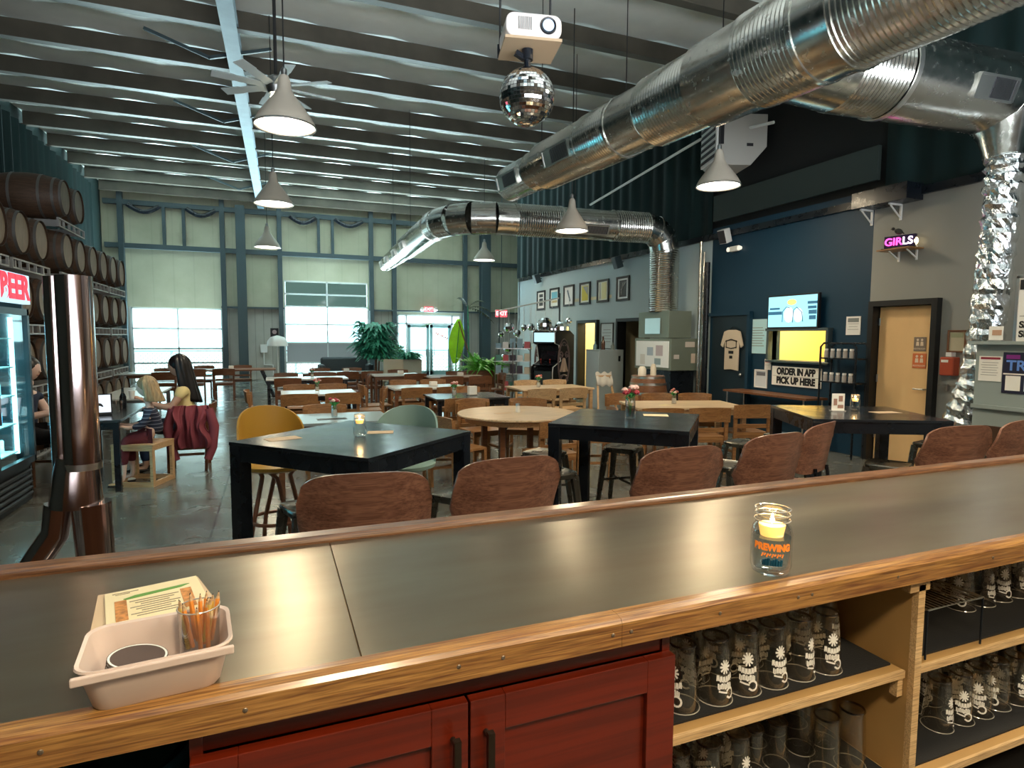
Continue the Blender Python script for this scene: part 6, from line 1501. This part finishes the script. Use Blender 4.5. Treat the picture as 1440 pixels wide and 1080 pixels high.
q = T['d6']; vase((q.x-.18,q.y,.751),'vase of pink flowers on the dark table left of the round table',.85,(.5,.12,.1)); t = thing('napkin_holder','white napkin holder on the dark table left of the round table','napkin holder',(q.x+.1,q.y,.751),.2); MB().box((0,0,.07),(.13,.07,.13)).build('napkins', M['paper'], t, bevel=.004); MB().box((0,0,.006),(.15,.1,.012)).build('holder_base', M['metal'], t)
q = T['d7']; vase((q.x-.2,q.y,.751),'vase of rust red flowers on the birch table before the arcade machine',.9,(.5,.1,.03))
q = T['d8']; vase((q.x-.08,q.y+.05,.751),'small jar of pink flowers on the long birch table',.8,(.45,.15,.12)); t = sheet(q.x-.3,q.y-.05,.751,.16,.1,.3,M['sheet'],'cream card on the long birch table left of the flower jar',name='menu_card')
t = thing('salt_shaker','white shaker at the centre of the round birch table','shaker',(RT.x+.02,RT.y+.02,.751)); MB().lathe([(0,0),(.028,0),(.03,.01),(.026,.075),(0,.075)],16).build('shaker_body', M['paper'], t, smooth=True); MB().lathe([(.027,.075),(.024,.1),(0,.105)],16).build('shaker_cap', M['metal'], t, smooth=True)
sheet(RT.x-.18,RT.y-.02,.751,.2,.09,.1,M['sheet2'],'tan menu beside the shaker on the round birch table',name='menu_card')
for key,lb in (('d5','white table behind the grey-green chair'),('d10','white table before the entrance'),('d3b','long table before the garage door'),('d9','trestle table by the column'),('d11','brown table by the fern')):
    q = T[key]; t = thing('napkin_holder','small white napkin box on the '+lb,'napkin holder',(q.x+.12,q.y,.751),.1); MB().box((0,0,.04),(.12,.09,.08)).build('napkins', M['paper'], t, bevel=.004); MB().box((0,0,.004),(.14,.11,.008)).build('holder_base', M['metal'], t)

# ================================================================ PEOPLE AND THEIR TABLE
def skin_obj(name, pts, edges, m, parent, sub=2):
    me = bpy.data.meshes.new(name); me.from_pydata([p[:3] for p in pts], edges, []); me.materials.append(m)
    o = bpy.data.objects.new(name, me); C.objects.link(o); o.parent = parent
    s = o.modifiers.new('skin','SKIN'); s.use_smooth_shade = True
    sv = me.skin_vertices[0].data
    for i,p in enumerate(pts): sv[i].radius = (p[3], p[4] if len(p)>4 else p[3]); sv[i].use_root = (i==0)
    b = o.modifiers.new('sub','SUBSURF'); b.levels = sub; b.render_levels = sub
    return o
def chain(pts, edges, start, seq):
    i0 = start
    for p in seq: pts.append(p); edges.append((i0,len(pts)-1)); i0 = len(pts)-1
    return i0
def hand(pts, edges, wrist_i, w, d, side, s=1.0):
    """five separate slightly curled fingers from a palm; d = direction of the fingers, side = towards the thumb"""
    d = Vector(d).normalized(); sd = Vector(side).normalized(); dn = Vector((0,0,-1)); w = Vector(w)
    palm = w+d*.05*s; pts.append((*palm,.022*s,.014*s)); edges.append((wrist_i,len(pts)-1)); pi_ = len(pts)-1
    for k,(off,L) in enumerate(((.024,.068),(.008,.078),(-.008,.072),(-.023,.056))):
        b = w+d*.09*s+sd*off*s; chain(pts,edges,pi_,[(*b,.0085*s),(*(b+d*L*.5*s+dn*.01*s),.0078*s),(*(b+d*L*.85*s+dn*.03*s),.0068*s)])
    b = w+d*.035*s+sd*.03*s; chain(pts,edges,wrist_i,[(*b,.010*s),(*(b+(d*.6+sd*.7).normalized()*.045*s),.0085*s)])
def head(t, c, r, face, skin_m, hair_m, hair='long', tilt=0):
    """head with face pieces; face = horizontal direction looked at"""
    f = Vector((face[0],face[1],0)).normalized(); A = math.atan2(f.y,f.x)
    T_ = Matrix.Translation(c) @ Matrix.Rotation(A,4,'Z') @ Matrix.Rotation(tilt,4,'Y')      # +x is forward
    h = MB(); h.T = T_
    def hf(u,v):
        th = pi*v; ph = 2*pi*u; x = sin(th)*cos(ph); y = sin(th)*sin(ph); z = cos(th)
        k = 1-.22*max(0,-z)**1.2; jx = .10*max(0,x)*max(0,-z)
        return (r*(.98*x*k+jx)+.01, r*.80*y*k, r*1.22*z)
    h.grid(hf,24,16); ho = h.build('head', skin_m, t, smooth=True)
    n = MB(); n.T = T_; n.tube([(r*.93,0,r*.12),(r*1.10,0,-r*.22),(r*.95,0,-r*.30)],[r*.07,r*.13,r*.07],8); n.build('nose', skin_m, ho, smooth=True)
    for s in (-1,1):
        e = MB(); e.T = T_; e.ball((r*.86,s*r*.30,r*.06),r*.11,10,(.6,1.2,.7)); e.build('eye', M['ink'], ho, smooth=True)
        e = MB(); e.T = T_; e.ball((0,s*r*.80,-r*.06),r*.2,10,(.7,.3,1.1)); e.build('ear', skin_m, ho, smooth=True)
    e = MB(); e.T = T_; e.ball((r*.90,0,-r*.55),r*.2,10,(.4,1.1,.3)); e.build('mouth', mat('lips',(.45,.15,.13),.5) if 'lips' not in bpy.data.materials else bpy.data.materials['lips'], ho, smooth=True)
    q = MB(); q.T = T_; L = {'long':4.6,'mid':2.1,'short':.6}[hair]
    def hr(u,v):
        ph = R(70)+R(220)*u; z0 = 1.30
        th = pi*.5*min(1,v*2); 
        wv = 1+.05*sin(u*46)+.03*sin(u*23+v*8)
        if v<=.5: return (r*(-.08+1.12*sin(th)*cos(ph)*wv), r*.98*sin(th)*sin(ph)*wv, r*(.05+1.28*cos(th)))
        k = (v-.5)*2; return (r*(-.08+1.12*cos(ph)*wv*(1+.25*k)-.22*k), r*.98*sin(ph)*wv*(1-.10*k*k), r*(.05-L*k*(1-.18*abs(2*u-1)**2)))
    q.shell(lambda u,v:(hr(u,v),(0,0,.0)),44,20,.0); 
    q2 = MB(); q2.T = T_; q2.grid(hr,44,20); hb = q2.build('hair', hair_m, t, smooth=True); so = hb.modifiers.new('solid','SOLIDIFY'); so.thickness = r*.12; so.offset = 1
    q3 = MB(); q3.T = T_; q3.ball((-.05*r,0,.28*r),r*1.05,20,(1,.92,1.02)); q3.build('hair_crown', hair_m, hb, smooth=True)
    return ho
M['hair_d'] = mat('dark_hair',(.010,.009,.010),.35,noise=.5,nscale=60,stretch=(1,1,.1)); M['hair_b'] = mat('blond_hair',(.50,.36,.20),.45,noise=.5,nscale=70,stretch=(1,1,.1))
M['navy'] = mat('navy_cotton',(.012,.02,.05),.85,bump=.2,bscale=60); M['maroon'] = mat('maroon_cloth',(.12,.02,.03),.85,bump=.2,bscale=50); M['yellowc'] = mat('pale_yellow_cotton',(.75,.62,.30),.8); M['rose'] = mat('dusty_rose_fabric',(.24,.05,.07),.75,bump=.3,bscale=14)
# navy with thin pale stripes
def striped():
    m = bpy.data.materials.new('navy_striped_cotton'); m.use_nodes = True; n = m.node_tree; b = n.nodes['Principled BSDF']; b.inputs['Roughness'].default_value = .85
    t = n.nodes.new('ShaderNodeTexCoord'); sx = n.nodes.new('ShaderNodeSeparateXYZ'); n.links.new(t.outputs['Object'], sx.inputs[0]); q = n.nodes.new('ShaderNodeMath'); q.operation='PINGPONG'; q.inputs[1].default_value=.02; n.links.new(sx.outputs['Z'], q.inputs[0])
    l = n.nodes.new('ShaderNodeMath'); l.operation='LESS_THAN'; l.inputs[1].default_value=.004; n.links.new(q.outputs[0], l.inputs[0]); c = n.nodes.new('ShaderNodeMix'); c.data_type='RGBA'; c.inputs[6].default_value=(.012,.018,.045,1); c.inputs[7].default_value=(.2,.22,.28,1); n.links.new(l.outputs[0], c.inputs[0]); n.links.new(c.outputs[2], b.inputs['Base Color']); return m
M['stripe'] = striped()
# child on the cube stool, facing the table on the left
kx,ky = PZ(201,682,0).x, PZ(201,682,0).y+.12
st = thing('cube_stool', 'open pale wooden cube stool under the striped child', 'stool', (kx,ky,0), R(-20)); s_ = .22; hh = .44
for sx in (-1,1):
    fr_ = MB()
    for sy in (-1,1): fr_.box((sx*(s_-.02),sy*(s_-.025),hh/2),(.03,.05,hh))
    for z in (.025,hh-.025): fr_.box((sx*(s_-.02),0,z),(.03,2*s_-.10,.05))
    fr_.build('side_frame', M['light_oak'], st)
f2 = MB()
for sy in (-1,1):
    for z in (.025,hh-.025): f2.box((0,sy*(s_-.015),z),(2*s_-.07,.03,.05))
f2.build('cross_frame', M['light_oak'], st); MB().box((0,0,hh+.008),(2*s_,2*s_,.016)).build('seat', M['light_oak'], st)
ch = thing('person', 'blond child in a navy striped top and dark red trousers on the cube stool', 'person', (kx+.12,ky,hh+.016), R(184))   # +x = forward
pts = [(0,0,.09,.10,.085)]; ed = []
i = chain(pts,ed,0,[(.02,0,.2,.09,.08),(.04,0,.32,.10,.075)]); nk = chain(pts,ed,i,[(.05,0,.40,.035),(.06,0,.45,.035),(.065,0,.50,.06)])
for s in (-1,1):
    e = chain(pts,ed,i,[(.04,s*.12,.34,.038),(.10,s*.16,.2,.03),(.24,s*.12,.17,.024),(.30,s*.10,.19,.018)]); hand(pts,ed,e,(.30,s*.10,.19),(1,-.1*s,.2),(0,-s,0),.75)
    k_ = chain(pts,ed,0,[(.08,s*.07,.05,.065),(.27,s*.10,.04,.05),(.27+.02*s,s*.11,-.17,.036),(.27+.03*s,s*.11,-.33,.025),(.28+.03*s,s*.11,-.385,.027),(.37+.03*s,s*.12,-.40,.020)])
skin_obj('body', pts, ed, M['skin2'], ch)
pts = [(0,0,.07,.125,.11)]; ed = []; i = chain(pts,ed,0,[(.02,0,.2,.11,.095),(.04,0,.33,.11,.085),(.05,0,.375,.06)])
for s in (-1,1): chain(pts,ed,2,[(.04,s*.125,.34,.048),(.10,s*.165,.2,.04),(.2,s*.14,.175,.034)])
skin_obj('striped_top', pts, ed, M['stripe'], ch)
pts = [(0,0,.05,.13,.11)]; ed = []
for s in (-1,1): chain(pts,ed,0,[(.09,s*.07,.05,.08),(.27,s*.10,.04,.064),(.27+.02*s,s*.11,-.15,.05),(.27+.03*s,s*.11,-.24,.044)])
skin_obj('trousers', pts, ed, M['maroon'], ch)
for s in (-1,1):
    o = MB(); o.T = Matrix.Translation((.33+.03*s,s*.115,-.425)); o.ball((0,0,0),.05,12,(1.7,.75,.4)); o.build('sandal', M['paper'] if s<0 else M['light_oak'], ch, smooth=True); o = MB(); o.T = Matrix.Translation((.33+.03*s,s*.115,-.44)); o.box((0,0,0),(.17,.075,.015)); o.build('sandal_sole', M['ink'], ch, bevel=.005)
head(ch,(.07,0,.60),.088,(1,.0),M['skin2'],M['hair_b'],'mid',.1)
# woman on the chair
wx,wy = -.98,8.25
wc_ = put(chair_dark, wx, wy, R(90), 'brown wooden chair the dark haired woman sits on, its back to the aisle', group='dining chairs around the tables')
wp = thing('person', 'woman with long black hair and pale yellow top seated holding a cup', 'person', (wx-.0,wy,.46), R(180))
pts = [(0,0,.10,.14,.12)]; ed = []
i = chain(pts,ed,0,[(.01,0,.26,.115,.095),(.03,0,.42,.14,.095),(.04,0,.50,.12,.07)]); nk = chain(pts,ed,i,[(.05,0,.56,.05),(.06,0,.62,.05),(.07,0,.68,.07)])
sh = i
e = chain(pts,ed,sh,[(.03,.17,.49,.052),(.15,.22,.30,.042),(.38,.14,.36,.034),(.42,.12,.38,.022)]); hand(pts,ed,e,(.42,.12,.38),(.8,-.2,.5),(0,-1,.3))
e = chain(pts,ed,sh,[(.03,-.17,.49,.052),(.13,-.22,.30,.042),(.34,-.16,.28,.034),(.40,-.15,.28,.022)]); hand(pts,ed,e,(.40,-.15,.28),(1,.1,0),(0,1,.2))
for s in (-1,1): chain(pts,ed,0,[(.10,s*.09,.07,.09),(.44,s*.12,.06,.07),(.45,s*.12,-.16,.052),(.44,s*.12,-.36,.036),(.45,s*.12,-.405,.036),(.58,s*.13,-.43,.026)])
skin_obj('body', pts, ed, M['skin'], wp)
pts = [(0,0,.08,.165,.14)]; ed = []; i = chain(pts,ed,0,[(.01,0,.26,.135,.11),(.03,0,.42,.155,.11),(.04,0,.51,.13,.08),(.05,0,.55,.07)])
for s in (-1,1): chain(pts,ed,3,[(.03,s*.175,.495,.064),(.09,s*.2,.40,.058)])
skin_obj('yellow_top', pts, ed, M['yellowc'], wp)
pts = [(0,0,.06,.17,.14)]; ed = []
for s in (-1,1): chain(pts,ed,0,[(.10,s*.09,.07,.105),(.44,s*.12,.06,.085),(.45,s*.12,-.16,.066),(.44,s*.12,-.34,.052)])
skin_obj('dark_trousers', pts, ed, M['navy'], wp)
for s in (-1,1): o = MB(); o.T = Matrix.Translation((.53,s*.125,-.432)); o.ball((0,0,.0),.06,12,(2.0,.75,.42)); o.build('shoe', M['ink'], wp, smooth=True)
head(wp,(.08,0,.79),.105,(1,.1),M['skin'],M['hair_d'],'long',.12)
cup = thing('cup', 'small white cup held up by the dark haired woman', 'cup', (wx-.56,wy-.10,.46+.42)); MB().lathe([(0,0),(.025,0),(.034,.09),(.031,.09),(.024,.006),(0,.006)],16).build('cup_body', M['paper'], cup, smooth=True)
# rose jacket over the back of a chair between them
jk = thing('jacket', 'dusty rose jacket hanging over the chair side between child and woman', 'jacket', (-.90,7.93,.30), R(-8))
def jf(u,v):
    x = (2*u-1)*(.22-.05*v+.04*sin(v*9)); fold = .035*sin(u*19+v*3)+.02*sin(u*41)
    return ((x, -.02-.06*sin(pi*v)+fold, .50*v), (0,-1,0))
MB().shell(jf,36,14,.03).build('jacket_body', M['rose'], jk, smooth=True)
for s in (-1,1): MB().tube([(s*.19,-.03,.46),(s*.25,-.05,.25),(s*.22,-.02,.0),(s*.17,-.05,-.14)],[.05,.055,.05,.045],10).build('sleeve', M['rose'], jk, smooth=True)
# second adult mostly hidden by the steel column
pz_ = thing('person', 'person in a dark top behind the steel column, only an arm and knee showing', 'person', (-2.52,7.95,.46), R(-15)); 
pts = [(0,0,.10,.14,.12)]; ed = []
i = chain(pts,ed,0,[(.01,0,.26,.115,.095),(.03,0,.42,.14,.095),(.04,0,.50,.12,.07)]); nk = chain(pts,ed,i,[(.05,0,.56,.05),(.06,0,.62,.05),(.07,0,.68,.07)])
for s in (-1,1):
    e = chain(pts,ed,i,[(.03,s*.17,.49,.052),(.12,s*.22,.28,.045),(.34,s*.14,.33,.036),(.40,s*.12,.33,.024)]); hand(pts,ed,e,(.40,s*.12,.33),(1,-.3*s,0),(0,-s,.2))
    chain(pts,ed,0,[(.10,s*.09,.07,.09),(.44,s*.12,.06,.07),(.45,s*.12,-.16,.052),(.44,s*.12,-.36,.036),(.45,s*.12,-.405,.036),(.58,s*.13,-.43,.026)])
skin_obj('body', pts, ed, M['skin2'], pz_)
pts = [(0,0,.08,.165,.14)]; ed = []; chain(pts,ed,0,[(.01,0,.26,.135,.11),(.03,0,.42,.155,.11),(.04,0,.51,.13,.08),(.05,0,.55,.07)])
for s in (-1,1): chain(pts,ed,3,[(.03,s*.175,.495,.064),(.07,s*.2,.42,.058)])
skin_obj('dark_top', pts, ed, M['navy'], pz_)
pts = [(0,0,.06,.17,.14)]; ed = []
for s in (-1,1): chain(pts,ed,0,[(.10,s*.09,.07,.105),(.44,s*.12,.06,.085),(.45,s*.12,-.16,.066),(.44,s*.12,-.34,.052)])
skin_obj('dark_trousers', pts, ed, M['ink'], pz_)
head(pz_,(.08,0,.79),.105,(1,0),M['skin2'],M['hair_d'],'short',.05)
put(chair_dark, -2.52, 7.95, R(-105), 'brown wooden chair against the barrels behind the steel column', group='dining chairs around the tables')
# their table, laptop, bottles
tb = dining_table('dining_table', -1.78, 8.05, .62, 1.7, 0, 'dark topped table where the family sits beside the barrels, with a laptop', M['tt_dark'], legm=M['black'])
lp = PZ(142,581,.76); lt = thing('laptop', 'open laptop with white screen showing a dark shape on the family table', 'laptop', (lp.x-.02,7.62,.751), R(14))
MB().box((0,.10,.008),(.32,.22,.016)).build('keyboard_base', M['black'], lt, bevel=.004)
a = MB(); a.T = Matrix.Translation((0,-.0+.0,.016)) @ Matrix.Rotation(R(-12),4,'X'); a.box((0,0,.11),(.33,.008,.22)); sc_ = a.build('lid', M['black'], lt)
a = MB(); a.T = Matrix.Translation((0,0,.016)) @ Matrix.Rotation(R(-12),4,'X'); a.box((0,-.0055,.112),(.30,.002,.19)); a.build('screen', emis('laptop_screen',(.72,.80,.9),1.0), sc_)
a = MB(); a.T = Matrix.Translation((0,0,.016)) @ Matrix.Rotation(R(-12),4,'X'); a.tube([(-.05,-.008,.15),(-.01,-.008,.12),(.06,-.008,.10),(.08,-.008,.08)],[.008,.018,.014,.006],8); a.build('screen_picture', M['ink'], sc_)
tb2 = dining_table('dining_table', -1.95, 10.6, .7, 2.0, 0, 'pale topped long table beside the barrels beyond the seated family', M['tt_white'], legm=M['metal'])
for k,(dx,dy,lb) in enumerate(((-.1,-.5,'dark wine bottle on the family table near the barrels'),(.12,.25,'slim dark bottle on the family table before the woman'))):
    o = MB().lathe([(0,0),(.034,0),(.036,.01),(.036,.14),(.014,.19),(.013,.25),(0,.25)],16).build('bottle', M['black'], smooth=True, loc=(-1.78+dx,8.05+dy,.751)); tag(o, lb, 'bottle')
for k,(dx,dy,lb) in enumerate(((.15,-.1,'clear drinking glass on the family table between child and woman'),(-.15,.5,'clear drinking glass at the far end of the family table'))):
    o = MB().lathe([(0,0),(.03,0),(.036,.13),(.034,.13),(.028,.01),(0,.01)],16).build('drinking_glass', M['jarg'], smooth=True, loc=(-1.78+dx,8.05+dy,.751)); tag(o, lb, 'glass')
for o in bpy.data.objects:
    l = o.get('label')
    if l and not (4 <= len(l.split()) <= 16): print('LABEL', o.name, len(l.split()), l)
_c = [(o.name,o.get('label'),o.location.copy()) for o in bpy.data.objects if o.get('category') and o.name.startswith(('dining_chair','metal_stool'))]
for i in range(len(_c)):
    for j in range(i):
        if (_c[i][2]-_c[j][2]).length < .48: print('CLOSE', _c[i][0], _c[j][0], _c[i][1], '|', _c[j][1])
